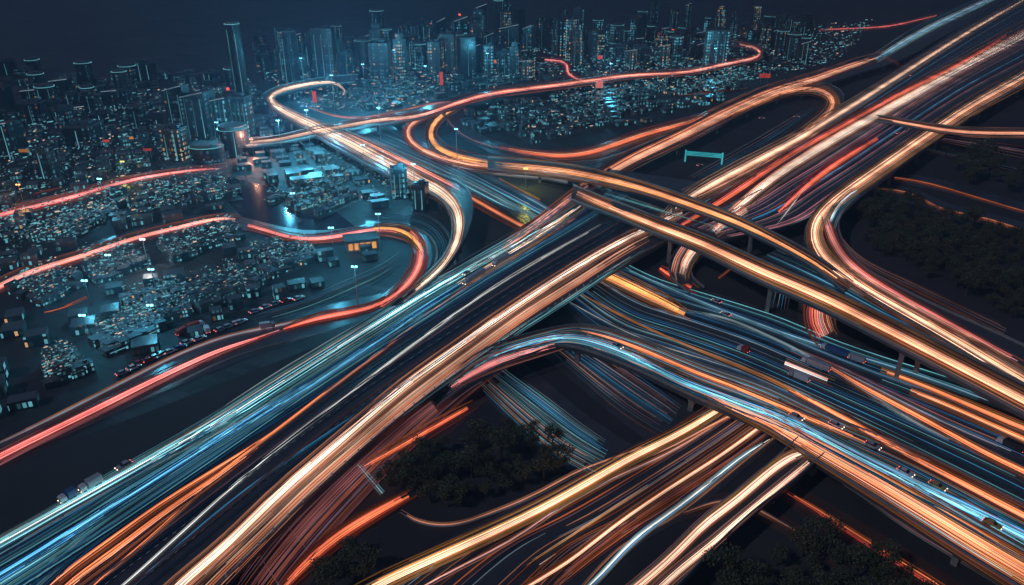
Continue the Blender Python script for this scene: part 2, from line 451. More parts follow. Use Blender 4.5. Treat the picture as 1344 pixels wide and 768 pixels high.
sheet('shore_road', [(-120, 640, -100, 690), (0, 578, 0, 610), (112, 530, 115, 560), (220, 475, 225, 510), (339, 425, 345, 462), (440, 398, 445, 430), (500, 385, 512, 408)], .10, M['asphalt'])
sheet('loop_road', [(480, 290, 480, 310), (521, 288, 520, 306), (550, 296, 535, 315), (570, 322, 545, 330), (568, 350, 545, 350), (548, 372, 522, 370), (520, 400, 495, 392), (480, 425, 470, 405)], .14, M['asphalt'])
sheet('city_road', [(-60, 290, -60, 306), (0, 274, 0, 290), (102, 249, 102, 264), (217, 222, 217, 236), (305, 212, 305, 226)], .12, M['asphalt'])
sheet('city_road', [(-60, 395, -60, 420), (0, 364, 0, 385), (74, 336, 74, 355), (169, 303, 169, 322), (264, 280, 264, 298), (315, 280, 315, 297), (372, 302, 372, 318), (450, 301, 450, 317), (490, 292, 490, 308)], .13, M['asphalt'])
sheet('loop_road', [(600, 128, 600, 150), (556, 148, 580, 162), (520, 165, 570, 175), (525, 188, 585, 190), (570, 212, 620, 204), (640, 228, 680, 205), (730, 240, 760, 208), (790, 248, 800, 215)], .14, M['asphalt'])
sheet('curved_road', [(580, 145, 606, 145), (588, 172, 612, 168), (640, 200, 655, 188), (720, 222, 724, 200), (790, 214, 779, 194), (835, 190, 829, 172), (895, 172, 890, 156), (935, 160, 928, 146)], .16, M['asphalt'])
sheet('right_road', [(1040, 400, 1085, 385), (1050, 425, 1100, 430), (1060, 445, 1120, 455)], .13, M['asphalt'])
sheet('woodland_road', [(1140, 240, 1135, 260), (1200, 242, 1190, 262), (1225, 262, 1205, 275), (1262, 272, 1262, 286), (1310, 282, 1310, 298), (1400, 308, 1400, 326)], .1, M['asphalt'])
sheet('woodland_road', [(1165, 226, 1165, 240), (1220, 230, 1220, 246), (1270, 246, 1270, 260), (1400, 280, 1400, 298)], .1, M['asphalt'])
sheet('branch_road', [(880, 660, 880, 690), (930, 648, 930, 672), (972, 644, 968, 668), (1010, 664, 1000, 684), (1060, 696, 1045, 712), (1120, 740, 1100, 750)], .1, M['brown_road'])
sheet('branch_road', [(1040, 632, 1010, 645), (1090, 662, 1070, 690), (1150, 696, 1120, 725), (1230, 745, 1180, 775), (1300, 790, 1260, 810)], .12, M['brown_road'])

# ------------------------------------------------------------------ raised roads
ZM, ZR, ZF, ZC = 7.2, 7.5, 13.5, 8.0
main_e = [(-260, 840, 60, 1000), (-60, 738, 226, 832), (70, 668, 318, 742), (200, 596, 432, 632), (340, 508, 548, 532), (470, 428, 664, 448), (600, 348, 780, 370), (700, 290, 872, 318), (770, 244, 940, 280), (800, 222, 1000, 250)]
deck('wide main motorway deck sweeping from lower left towards the crossing flyover', main_e, ZM, 'asphalt', 2.0, 55, marks=(.02, .985), dash=(.12, .22, .33, .6, .7))
ne_e = [(846, 300, 915, 322), (866, 286, 965, 312), (905, 250, 1050, 296), (960, 220, 1100, 262), (1040, 176, 1147, 230), (1110, 134, 1195, 196), (1200, 76, 1279, 140), (1290, 18, 1352, 104), (1370, -28, 1440, 60), (1440, -60, 1530, 24)]
deck('wide motorway deck running away to the upper right corner', ne_e, ZM - .25, 'asphalt', 1.8, 60, marks=(.02, .98), dash=(.2, .35, .62, .78))
deck('narrow motorway ramp with orange trails beside the dark infield', [(745, 262, 775, 275), (775, 228, 800, 240), (890, 172, 905, 188), (955, 138, 972, 152), (1022, 108, 1035, 124), (1075, 92, 1085, 112), (1120, 80, 1130, 95), (1165, 64, 1180, 82), (1212, 30, 1235, 50), (1290, -6, 1320, 6), (1360, -40, 1400, -32)], ZM - .5, 'asphalt', 1.5, 60)
deck('hairpin loop ramp round the end of the dark infield', [(1020, 115, 1022, 126), (1052, 108, 1054, 122), (1092, 108, 1080, 122), (1112, 124, 1098, 130), (1108, 146, 1090, 144), (1078, 172, 1056, 166), (1044, 196, 1026, 186), (985, 228, 965, 218)], ZM - .7, 'asphalt', 1.4, 60)
near_e = [(752, 243, 746, 261, 7.4), (772, 252, 766, 269, 9.5), (820, 269, 814, 287, 13.5), (870, 289, 864, 309, 13.5), (916, 305, 910, 326, 13.5), (1004, 345, 996, 370, 13.5), (1080, 377, 1072, 403, 13.3), (1165, 418, 1157, 446, 13.0), (1250, 458, 1241, 490, 12.5), (1322, 494, 1312, 528, 11.8), (1460, 562, 1448, 604, 10.5)]
deck('long slender flyover carrying the amber trail over the motorway to the right edge', near_e, ZF, 'asphalt_worn', 1.2, 60)
deck('slender flyover carrying the orange trail from the western loops over the motorway', [(640, 207, 640, 223, 1.2), (690, 211, 690, 228, 4), (745, 217, 745, 234, 10), (794, 226, 790, 242, 13.5), (848, 240, 844, 255, 13.5), (915, 263, 911, 278, 13.5), (956, 279, 952, 293, 13.5), (1007, 302, 1003, 316, 13.4), (1045, 321, 1038, 334, 12.0), (1085, 345, 1076, 357, 10.4), (1120, 372, 1108, 384, 9.3)], 9, 'asphalt_worn', 1.1, 50)
fly_e = [(1030, 322, 985, 346, 8.2), (1085, 349, 1060, 378, 8.2), (1160, 398, 1150, 418, 8.2), (1250, 448, 1250, 462, 8.2), (1344, 507, 1344, 512, 8.2), (1460, 573, 1460, 576, 8.2)]
deck('dark blue lanes between the slender flyover and the right hand bend', [(1030, 322, 975, 350, 8.2), (1085, 349, 1050, 392, 8.2), (1160, 398, 1140, 436, 8.2), (1250, 448, 1230, 484, 8.2), (1344, 507, 1320, 534, 8.2), (1460, 573, 1450, 600, 8.2)], 8.2, 'asphalt', 1.2, 60, dash=(.35, .7))
deck('curving ramp dropping from the motorway beneath the slender flyover', [(958, 268, 990, 286, 7.0), (925, 296, 960, 312, 6.4), (896, 318, 932, 332, 4.5), (874, 342, 904, 350, 2.5), (876, 366, 908, 366, .9), (905, 386, 925, 378, .5)], 4, 'asphalt', .8, 60)
deck('curved ramp with cream trails bending round the dark wood', [(1340, 92, 1352, 110), (1272, 130, 1290, 144), (1228, 160, 1244, 176), (1190, 186, 1208, 200), (1142, 218, 1160, 236), (1098, 248, 1120, 268), (1062, 284, 1098, 292), (1048, 316, 1104, 312), (1072, 345, 1118, 342), (1115, 374, 1165, 370), (1172, 410, 1228, 402), (1240, 450, 1300, 434), (1340, 512, 1400, 482), (1440, 560, 1480, 530)], 9.6, 'asphalt', 1.4, 45)
curve_e = [(560, 515, 575, 535, 4), (588, 494, 602, 514, 6), (640, 456, 655, 482, 7.5), (700, 438, 706, 464, 7.5), (765, 426, 742, 454, 7.5), (850, 450, 830, 484, 7.5), (925, 480, 905, 520, 7.5), (1000, 505, 1000, 560, 7.5), (1100, 552, 1066, 604, 7.5), (1200, 592, 1150, 656, 7.5), (1344, 664, 1262, 728, 7.5), (1460, 724, 1380, 800, 7.5), (1560, 780, 1480, 860, 7.5)]
deck('blue and orange viaduct curving from the motorway to the lower right', curve_e, ZR, 'asphalt', 1.6, 45, marks=(.02, .34, .98), dash=(.18, .5, .72))
deck('cream ramp dropping from the city corner to the motorway', [(470, 98, 466, 108), (420, 102, 422, 112), (370, 112, 374, 122), (336, 124, 346, 132), (352, 136, 362, 148), (406, 154, 402, 170), (456, 172, 440, 194), (508, 198, 500, 226), (558, 222, 550, 252), (622, 252, 585, 268), (622, 290, 598, 300), (606, 325, 592, 335), (578, 362, 562, 366), (530, 398, 512, 402)], ZC, 'asphalt_worn', 1.6, 40, marks=(.5,))
deck('long thin elevated road winding behind the city blocks to the far right', [(320, 182, 322, 192), (366, 180, 368, 190), (406, 168, 408, 180), (450, 160, 452, 172), (508, 148, 510, 163), (548, 140, 552, 156), (590, 129, 600, 142), (630, 120, 634, 130), (677, 114, 680, 123), (745, 106, 747, 114), (846, 93, 848, 101), (917, 90, 919, 97), (958, 77, 962, 84), (1012, 69, 1012, 78), (1000, 60, 992, 66), (955, 54, 953, 60)], 8.0, 'asphalt', 1.2, 70)
deck('thin overbridge crossing high above the right hand motorway', [(1150, 152, 1148, 159, 7.3), (1172, 154, 1170, 162, 9), (1212, 162, 1210, 170, 13), (1262, 169, 1262, 177), (1344, 171, 1344, 179), (1440, 170, 1440, 180)], 15.0, 'asphalt', 1.0, 60, name='overbridge', cat='overbridge')
deck('forked slip ramp leaving the viaduct for the bottom edge', [(1046, 576, 1082, 598), (1016, 604, 1042, 634), (966, 646, 990, 672), (922, 680, 944, 715), (878, 724, 905, 756), (820, 775, 860, 800), (740, 840, 800, 860)], 7.0, 'asphalt', 1.4, 45)

exec_trails = True
# ================================================================== LIGHT TRAILS
T = trail
z = ZM
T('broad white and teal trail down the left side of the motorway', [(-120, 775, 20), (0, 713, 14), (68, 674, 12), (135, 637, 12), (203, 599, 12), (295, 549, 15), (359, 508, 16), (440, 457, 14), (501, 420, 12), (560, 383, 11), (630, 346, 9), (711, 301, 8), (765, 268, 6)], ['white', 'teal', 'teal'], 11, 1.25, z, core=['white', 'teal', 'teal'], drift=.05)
T('bright teal trail second from the left edge of the motorway', [(-90, 812, 24), (0, 758, 22), (68, 716, 20), (152, 660, 18), (237, 606, 16), (305, 564, 14), (406, 505, 12), (490, 450, 11), (560, 402, 10), (625, 362, 8)], ['teal', 'teal', 'blue', 'blue'], 12, 1.1, z)
T('pale blue trails between the teal ones low on the motorway', [(-60, 850, 30), (20, 790, 28), (100, 718, 26), (200, 646, 24), (300, 580, 20), (410, 512, 18), (500, 452, 15), (600, 392, 12), (690, 335, 10), (765, 282, 8)], ['blue', 'teal', 'navy', 'steelb'], 11, .45, z)
fill('deep blue haze of thin trails along the left motorway lanes', [(a, b, a + (c-a)*.36, b + (d_-b)*.36) for a, b, c, d_ in main_e[:-1]], z, ['blue', 'navy', 'blue', 'teal', 'navy'], 40, .18, wm=.7)
T('rust orange trail forking left of the motorway median', [(40, 795, 8), (68, 767, 8), (146, 708, 7), (217, 657, 6), (298, 606, 5), (352, 572, 4), (420, 520, 4), (480, 478, 3)], ['orange', 'rust', 'orange'], 3, 1.1, z, drift=.5)
T('orange trail weaving in the middle of the motorway', [(60, 800, 12), (91, 767, 10), (135, 735, 10), (220, 670, 8), (284, 626, 6), (345, 580, 4)], ['orange', 'peach', 'rust'], 4, .9, z, drift=.5)
T('brownish red trail just left of the white median line', [(90, 800, 10), (125, 767, 9), (203, 701, 8), (237, 670, 8), (300, 612, 6), (350, 575, 5), (437, 508, 4), (500, 462, 4), (575, 402, 4), (663, 343, 3), (720, 308, 3), (773, 275, 3)], ['rust', 'peach', 'orange'], 4, .7, z, drift=.3)
T('thin pale line bounding the dark central lanes on their left', [(355, 572, 3), (437, 507, 3), (575, 402, 3), (663, 343, 3), (773, 275, 3), (800, 258, 3)], ['peach', 'steelb'], 3, .6, z)
T('long thin white line along the dark centre of the motorway', [(135, 790, 3.5), (163, 767, 3), (288, 654, 3), (359, 593, 4), (450, 523, 4), (541, 453, 3.5), (643, 380, 3), (707, 341, 3), (814, 282, 2.5)], ['white', 'cream'], 3, 1.1, z, drift=.2, core=['white'])
fill('faint navy streaks over the dark central motorway lanes', [(a + (c-a)*.42, b + (d_-b)*.42, a + (c-a)*.84, b + (d_-b)*.84) for a, b, c, d_ in main_e[:-1]], z, ['navy', 'mauve', 'navy'], 12, .05, wm=.8)
T('thin blue line left of the cream lanes', [(150, 790, 3), (310, 652, 4), (420, 575, 4), (521, 509, 3), (677, 396, 2.5), (812, 311, 2), (850, 286, 2)], ['blue', 'steelb'], 3, .5, z)
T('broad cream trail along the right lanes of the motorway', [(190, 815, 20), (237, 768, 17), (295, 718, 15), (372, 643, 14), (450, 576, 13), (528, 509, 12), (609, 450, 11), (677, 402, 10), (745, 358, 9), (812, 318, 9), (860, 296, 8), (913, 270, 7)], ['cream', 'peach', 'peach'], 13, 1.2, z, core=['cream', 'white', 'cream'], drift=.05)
T('wide peach trail against the right parapet of the motorway', [(236, 806, 36), (278, 762, 33), (342, 700, 27), (410, 634, 22), (468, 584, 18), (545, 520, 15), (622, 462, 12), (690, 412, 11), (760, 368, 9), (825, 326, 8), (868, 304, 6)], ['peach', 'orange', 'cream', 'peach'], 18, .70, z, edge=.7)
T('milky white trail hugging the right edge of the motorway', [(505, 562, 4), (560, 518, 8), (620, 476, 9), (680, 434, 9), (745, 394, 8), (812, 348, 7), (860, 318, 6)], ['steelb', 'white', 'teal'], 9, .6, z)
T('yellow white trail climbing to the crossing from the left lanes', [(600, 372, 8), (650, 344, 8), (711, 305, 8), (745, 282, 7), (770, 262, 6)], ['cream', 'white', 'amber'], 7, 1.0, z, core=['cream'])
T('salmon trail below the crossing on the upper left lanes', [(660, 325, 9), (711, 290, 10), (738, 268, 10), (779, 236, 9)], ['peach', 'pink', 'orange'], 8, .9, z)
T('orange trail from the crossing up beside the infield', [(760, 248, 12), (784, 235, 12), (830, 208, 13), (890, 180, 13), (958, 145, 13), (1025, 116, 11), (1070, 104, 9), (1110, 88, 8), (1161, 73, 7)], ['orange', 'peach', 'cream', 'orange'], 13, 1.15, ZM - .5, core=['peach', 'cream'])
T('amber orange trail curling round the hairpin loop', [(960, 150, 4), (1025, 121, 6), (1052, 115, 8), (1083, 116, 8), (1101, 127, 8), (1097, 143, 9), (1066, 166, 10), (1035, 190, 9), (1000, 212, 8), (960, 236, 8)], ['orange', 'amber', 'peach'], 10, 1.0, ZM - .6, core=['peach'])
T('small faint orange hook beyond the hairpin', [(1150, 74, 4), (1172, 76, 4), (1183, 82, 4), (1180, 90, 3)], ['rust', 'orange'], 3, .5, ZM - .5, keep=False)
T('teal white trail leaving for the top right skyline', [(1150, 78, 8), (1175, 62, 9), (1212, 40, 9), (1255, 20, 9), (1298, 0, 9), (1350, -26, 9)], ['teal', 'white', 'blue', 'steelb'], 12, 1.3, ZM - .5)
T('straight cream trail beside the hairpin loop', [(870, 288, 6), (905, 258, 8), (950, 233, 9), (1000, 207, 9), (1039, 187, 8), (1107, 146, 7), (1161, 112, 6), (1229, 68, 5), (1296, 27, 4), (1344, 0, 4), (1380, -20, 4)], ['cream', 'peach'], 10, 1.2, z, core=['cream'])
T('orange side lines along the straight cream trail', [(900, 262, 14), (950, 238, 15), (1000, 212, 15), (1039, 192, 13), (1090, 160, 8)], ['orange', 'peach', 'amber'], 8, .8, z)
T('red trail left of the brightest far carriageway', [(870, 312, 5), (900, 292, 6), (961, 255, 9), (1032, 206, 8), (1107, 164, 7), (1181, 123, 6), (1262, 83, 5), (1330, 41, 4)], ['red', 'rust', 'red'], 9, .8, z)
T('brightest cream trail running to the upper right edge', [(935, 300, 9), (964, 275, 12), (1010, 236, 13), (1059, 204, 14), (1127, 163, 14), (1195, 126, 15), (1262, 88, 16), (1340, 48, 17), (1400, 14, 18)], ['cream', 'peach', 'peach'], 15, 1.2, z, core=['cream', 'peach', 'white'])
T('red trail feathering between the two cream carriageways', [(1022, 278, 5), (1039, 262, 6), (1066, 238, 8), (1107, 208, 8), (1161, 176, 6)], ['red', 'orange', 'red'], 8, .9, z)
fill('blue and violet streaks across the far motorway lanes', ne_e[1:-1], ZM - .25, ['navy', 'blue', 'mauve', 'steelb', 'navy', 'rose'], 38, .28, wm=.8)
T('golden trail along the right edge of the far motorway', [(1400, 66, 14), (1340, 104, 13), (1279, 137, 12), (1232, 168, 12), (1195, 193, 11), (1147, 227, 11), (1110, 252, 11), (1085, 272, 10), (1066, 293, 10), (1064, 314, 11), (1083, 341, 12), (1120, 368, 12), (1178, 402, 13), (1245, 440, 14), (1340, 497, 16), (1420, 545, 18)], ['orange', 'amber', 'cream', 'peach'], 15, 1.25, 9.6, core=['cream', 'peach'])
T('pink and red trail on the inside of the right hand bend', [(1082, 280, 6), (1086, 294, 8), (1093, 321, 9), (1120, 352, 9), (1170, 384, 8), (1235, 420, 7), (1344, 478, 6)], ['pink', 'red', 'peach', 'mauve'], 9, .85, 9.6)
T('mauve trail under the parapet of the right hand bend', [(1090, 350, 8), (1125, 376, 8), (1185, 415, 9), (1250, 455, 12), (1344, 512, 16)], ['mauve', 'rose', 'peach'], 9, .45, 9.6)
T('cyan glint curving at the top of the right hand bend', [(1125, 250, 5), (1100, 265, 6), (1090, 282, 6), (1088, 300, 6)], ['teal', 'white', 'blue'], 5, .8, 9.6)
T('thin brown lines circling the dark wood', [(1096, 300, 4), (1104, 318, 6), (1127, 341, 9), (1195, 374, 12), (1262, 407, 14), (1344, 447, 18)], ['rust', 'mauve', 'peach'], 7, .28, .4)
T('glowing orange trail along the near edge of the flyover', [(757, 253, 8, 8.6), (772, 260, 8, 10), (818, 279, 9, 13.6), (867, 299, 9, 13.6), (913, 316, 10), (1000, 357, 12, 13.6), (1076, 389, 13, 13.4), (1161, 431, 14, 13.1), (1245, 474, 14, 12.6), (1316, 511, 14, 12.0), (1400, 555, 16, 11.4)], ['orange', 'peach', 'peach', 'amber'], 14, 1.15, ZF + .1, core=['cream', 'peach', 'amber'])
T('slender orange trail along the far edge of the flyover', [(640, 215, 9, 1.6), (690, 219, 9, 4.5), (745, 225, 9, 10.5), (792, 234, 8, 13.7), (846, 248, 7, 13.6), (913, 271, 6, 13.6), (954, 286, 6, 13.6), (1005, 309, 5, 13.6), (1040, 328, 4, 12.3), (1080, 351, 4, 10.6), (1108, 372, 3, 9.7)], ['orange', 'peach', 'amber'], 9, 1.0)
fill('deep blue streaks between the amber flyover and the right hand bend', fly_e, 8.2, ['navy', 'blue', 'navy', 'steelb', 'navy', 'teal'], 22, .2, wm=.7)
fill('thin pale lines fanning between the two slender flyovers', [(775, 240, 800, 258), (840, 262, 880, 282), (900, 286, 950, 300)], 7.2, ['steelb', 'blue', 'teal', 'lime'], 9, .3, wm=.4)
T('white crossing streak over the motorway at the flyover', [(700, 222, 4, 6), (735, 228, 5, 9.5), (765, 235, 6, 13.2), (795, 240, 4, 13.7)], ['white', 'steelb', 'cream'], 6, .7)
# western loops
zz = .3
T('amber orange trail round the inner western loop', [(625, 128, 3), (599, 140, 5), (569, 156, 6), (557, 173, 7), (565, 190, 7), (589, 203, 8), (620, 210, 8), (650, 215, 8)], ['amber', 'orange', 'peach'], 9, 1.1, zz, core=['amber'])
T('orange trail round the outer western loop', [(610, 132, 3), (589, 141, 4), (552, 154, 6), (527, 164, 6), (528, 180, 6), (555, 198, 7), (600, 213, 8), (650, 219, 8), (700, 220, 8), (745, 226, 8)], ['orange', 'peach', 'rust'], 9, .9, zz, core=['peach'])
T('grey white trail swinging in under the western loops', [(560, 202, 5), (609, 222, 5), (677, 230, 6), (735, 235, 6), (765, 245, 5)], ['steelb', 'white', 'peach'], 7, .5, zz)
T('thin brown trail round the dark western lot', [(586, 154, 3), (596, 173, 3), (650, 193, 3), (690, 203, 4), (741, 213, 4)], ['peach', 'mauve'], 4, .45, zz)
T('red orange trail along the edge of the dark lot', [(657, 194, 4), (690, 200, 6), (724, 205, 7), (779, 200, 7), (829, 181, 7), (890, 164, 6), (931, 153, 5), (975, 136, 4)], ['orange', 'red', 'rust', 'peach'], 9, .85, zz)
T('thin white lines outside the red orange trail', [(738, 214, 6), (790, 212, 7), (860, 184, 7), (930, 160, 6)], ['steelb', 'white'], 4, .3, zz)
T('pink cream trail straight along the winding city viaduct', [(508, 157, 3), (548, 154, 4), (575, 144, 5), (596, 136, 5), (630, 125, 5), (677, 118, 5), (745, 110, 5), (799, 102, 5), (846, 97, 4), (890, 96, 4), (917, 93, 4), (958, 81, 4), (1005, 73, 4), (1000, 64, 4), (985, 58, 3), (959, 57, 3)], ['pink', 'peach', 'orange', 'red'], 8, 1.2, 8.0, core=['peach', 'pink'])
T('cream pink trail joining the city viaduct from the left', [(328, 186, 3), (366, 184, 4), (406, 173, 5), (450, 166, 5), (508, 155, 5), (560, 152, 4), (590, 138, 4)], ['peach', 'cream', 'pink'], 7, 1.0, 8.0, core=['cream'])
T('fainter pink trail merging on the upper side of the city viaduct', [(396, 135, 3), (416, 146, 3), (450, 156, 3), (525, 145, 3), (555, 137, 3), (600, 133, 3)], ['peach', 'rose'], 5, .7, 8.0)
T('red zigzag trail rising among the far towers', [(765, 105, 3), (738, 98, 3), (744, 90, 3), (751, 82, 3), (704, 78, 3)], ['red', 'pink'], 5, 1.1, 8.0, core=['pink'])
T('cream trail making the sharp corner by the city slabs', [(450, 125, 2), (460, 112, 3), (440, 105, 4), (420, 107, 4), (372, 117, 5), (342, 127, 6), (359, 139, 8), (406, 162, 11), (450, 182, 14), (508, 213, 15), (552, 237, 15), (589, 256, 14), (604, 272, 12), (607, 294, 9), (603, 318, 7), (589, 341, 6), (560, 368, 5), (530, 392, 4)], ['cream', 'white', 'peach'], 16, 1.2, ZC, core=['cream'], edge=.5)
T('salmon trail along the upper edge of the cream ramp', [(450, 174, 5), (508, 201, 6), (558, 225, 6), (612, 253, 6)], ['pink', 'peach', 'orange'], 7, .95, ZC)
T('thin blue rings below the end of the cream ramp', [(590, 268, 8), (600, 300, 10), (594, 325, 12), (570, 352, 12), (540, 378, 10)], ['steelb', 'teal', 'blue'], 7, .35, ZC)
T('far red trail near the top right skyline', [(1075, 39, 2), (1127, 37, 2), (1178, 34, 2), (1201, 27, 2), (1229, 20, 2), (1249, 16, 2)], ['red', 'pink'], 4, 1.0, .4, keep=False)
T('short dim red trail between far rooftops', [(1008, 64, 2), (1045, 66, 2), (1076, 64, 2)], ['rust', 'red'], 3, .7, .4, keep=False)
T('shortest dim red trail high between the far rooftops', [(985, 41, 2), (1010, 41, 2), (1036, 38, 2)], ['rust', 'red'], 2, .6, .4, keep=False)
T('dim orange trail at the foot of the far lit block', [(880, 125, 2), (940, 121, 3), (992, 115, 2)], ['rust', 'orange'], 3, .5, .4, keep=False)
# lower road
fill('teal and navy streaks over the lower road west of the motorway', L_road[:5], .10, ['teal', 'blue', 'navy', 'steelb'], 26, .4, wm=.7)
T('orange trail edging the lower road west of the motorway', [(500, 200, 3), (560, 230, 4), (613, 256, 5), (643, 274, 5), (680, 294, 5), (720, 315, 5)], ['orange', 'peach', 'rust'], 6, .8, .3)
T('yellow green trail in the small triangle before the crossing', [(655, 234, 3), (668, 241, 3), (692, 254, 4), (717, 266, 4)], ['lime', 'amber'], 5, .6, .3)
fill('blue streaks over the lower road east of the motorway', L_road[4:], .10, ['navy', 'blue', 'navy', 'teal', 'navy', 'steelb', 'blue'], 46, .24, wm=.5)
T('thick amber orange streak emerging from under the motorway', [(775, 352, 12), (800, 362, 12), (829, 377, 13), (863, 393, 12), (890, 406, 10), (908, 416, 6)], ['amber', 'orange', 'amber'], 12, .95, .3, core=['amber'])
T('teal trail along the upper edge of the lower road', [(809, 348, 4), (860, 370, 5), (920, 396, 6), (998, 426, 7), (1060, 448, 7), (1161, 478, 8), (1250, 508, 8), (1344, 545, 9)], ['teal', 'blue', 'steelb'], 7, .55, .3)
T('pale teal streak crossing the middle of the lower road', [(880, 405, 3), (951, 416, 3), (998, 436, 4), (1060, 466, 4), (1130, 510, 5), (1210, 560, 6), (1300, 600, 6)], ['teal', 'white', 'steelb'], 5, .5, .3)
T('thin orange line wandering down the lower road', [(755, 380, 3), (812, 412, 3), (850, 430, 3), (890, 448, 3), (960, 476, 4), (1030, 506, 5), (1093, 545, 5), (1127, 558, 5)], ['orange', 'peach', 'amber'], 4, .6, .3)
T('thin white line left of the wandering orange line', [(740, 392, 4), (790, 420, 4), (850, 448, 5), (920, 470, 5), (1000, 496, 5)], ['white', 'steelb', 'blue'], 4, .4, .3)
T('upper orange trail of the pair at the right edge', [(1156, 485, 4), (1190, 497, 4), (1228, 512, 5), (1262, 527, 6), (1344, 562, 7), (1400, 584, 7)], ['orange', 'amber', 'peach'], 6, .95, .3, core=['orange'])
T('lower orange trail of the pair at the right edge', [(1195, 512, 4), (1240, 530, 5), (1279, 547, 5), (1344, 576, 6), (1400, 600, 6)], ['orange', 'peach', 'amber'], 6, .85, .3)
T('orange trail through the middle of the lower road', [(1080, 476, 3), (1134, 508, 6), (1195, 540, 7), (1262, 577, 7), (1313, 604, 7), (1344, 618, 7), (1400, 645, 7)], ['orange', 'rust', 'peach'], 8, .9, .3, core=['orange'])
T('mauve trails fanning on the lower road behind the lorries', [(1030, 455, 8), (1090, 480, 12), (1160, 515, 16), (1240, 555, 20), (1344, 600, 24)], ['mauve', 'peach', 'steelb', 'rose'], 11, .4, .3)
T('white and red streak beside the lorries', [(1030, 476, 5), (1060, 488, 5), (1095, 502, 5)], ['white', 'red', 'cream'], 6, 1.1, .3)
T('red orange curve ending beside the loop under the flyover', [(866, 352, 3), (880, 362, 6), (898, 372, 6), (916, 382, 4)], ['red', 'orange'], 6, .9, .3)
T('cream and red loop falling from the motorway under the flyover', [(980, 275, 8, 7.6), (957, 288, 9, 7.2), (926, 311, 11, 6.2), (904, 332, 11, 4.4), (890, 352, 11, 2.6), (896, 368, 9, 1.1)], ['cream', 'red', 'peach', 'white'], 12, 1.0, core=['cream'])
T('thin inner curve left of the falling loop', [(912, 308, 4, 6.4), (890, 328, 5, 4.8), (878, 349, 5, 2.7), (884, 366, 5, 1.2)], ['red', 'steelb', 'peach'], 6, .7)
T('short orange streak on the dark ground under the flyover', [(970, 344, 3), (952, 358, 5), (934, 372, 4)], ['orange', 'rust'], 4, .5, .3)
T('red and cream stripes passing under the flyover near the trees', [(1082, 385, 26), (1074, 400, 30), (1070, 415, 30), (1074, 432, 28), (1090, 448, 22)], ['red', 'cream', 'rust', 'pink', 'rose'], 13, .75, .3, edge=.8)
T('thin grey blue arcs dropping below the flyover', [(1030, 372, 20), (1022, 395, 26), (1022, 415, 26)], ['steelb', 'blue', 'mauve'], 6, .3, .3, edge=.8)
T('thin white line ending at the flyover beside the bend', [(1060, 240, 2), (1049, 256, 3), (1030, 282, 3), (1012, 303, 3)], ['white', 'steelb'], 3, .5, ZM)
# viaduct
T('bright blue trail along the middle of the curving viaduct', [(592, 505, 3, 6.5), (640, 470, 5), (697, 449, 7), (745, 441, 8), (809, 457, 9), (890, 499, 9), (975, 530, 10), (1042, 556, 11), (1127, 600, 12), (1188, 630, 13), (1245, 656, 14), (1344, 704, 16), (1440, 752, 18)], ['blue', 'teal', 'white', 'blue'], 13, 1.0, ZR, core=['teal', 'blue'])
T('orange trail on the upper lanes of the viaduct', [(762, 434, 4), (799, 443, 5), (846, 460, 6), (890, 480, 6), (944, 500, 5), (992, 520, 5), (1093, 562, 6), (1144, 584, 6)], ['orange', 'rust', 'amber'], 7, 1.0, ZR, core=['orange'])
T('orange trail on the outer right lanes of the viaduct', [(1036, 510, 5), (1127, 559, 7), (1178, 589, 8), (1245, 624, 9), (1344, 676, 11), (1440, 724, 12)], ['orange', 'rust', 'peach'], 8, 1.0, ZR, core=['orange'])
T('white line swinging in along the viaduct from the motorway', [(589, 507, 2, 6), (609, 484, 2), (650, 462, 3), (697, 445, 3), (738, 436, 4), (812, 444, 4), (890, 470, 4), (960, 500, 4)], ['white', 'steelb'], 4, .7, ZR)
T('pink trail along the near edge at the start of the viaduct', [(592, 508, 4, 6.5), (612, 494, 8), (650, 474, 11), (700, 460, 10), (738, 451, 7)], ['pink', 'rose', 'peach'], 9, .85, ZR, core=['pink'])
T('wide orange trail filling the near lanes of the viaduct', [(925, 515, 6), (944, 525, 10), (1008, 554, 16), (1066, 584, 22), (1127, 618, 26), (1195, 658, 30), (1262, 699, 34), (1344, 748, 38), (1440, 806, 42)], ['orange', 'amber', 'peach', 'rust', 'orange'], 22, .85, ZR, edge=.5, core=['orange', 'peach'])
fill('blue and rust streaks over the rest of the viaduct', [(*p[:4], p[4]) for p in curve_e[2:]], ZR, ['blue', 'navy', 'teal', 'rust', 'peach', 'steelb'], 30, .35, wm=.5)
T('grey brown kerb line outside the viaduct', [(1090, 624, 5), (1127, 645, 5), (1178, 684, 5), (1262, 735, 6), (1344, 785, 6)], ['mauve', 'peach', 'steelb'], 5, .3, .4)
# small bottom roads
fill('faint brown and grey streaks over the bottom road', [(460, 790, 760, 800), (560, 722, 830, 720), (660, 672, 900, 680), (780, 610, 960, 630), (880, 556, 1020, 580), (960, 500, 1090, 530)], .14, ['mauve', 'peach', 'steelb', 'rust', 'navy'], 44, .16, wm=.5)
T('brilliant amber trail across the bottom road', [(440, 800, 16), (498, 766, 15), (559, 738, 14), (643, 700, 13), (711, 667, 12), (779, 629, 12), (829, 600, 11), (890, 570, 10), (950, 534, 8), (985, 512, 5)], ['amber', 'cream', 'amber', 'orange'], 13, 1.4, .3, core=['amber', 'cream'])
T('thin double peach trail below the amber one', [(520, 790, 9), (575, 759, 9), (677, 706, 8), (745, 659, 7), (812, 624, 7), (867, 600, 6), (950, 552, 5)], ['peach', 'cream', 'mauve'], 6, .65, .3)
T('short white gold streak on the bottom road', [(691, 742, 4), (755, 701, 4), (810, 664, 4), (867, 627, 3)], ['cream', 'amber'], 3, .8, .3)
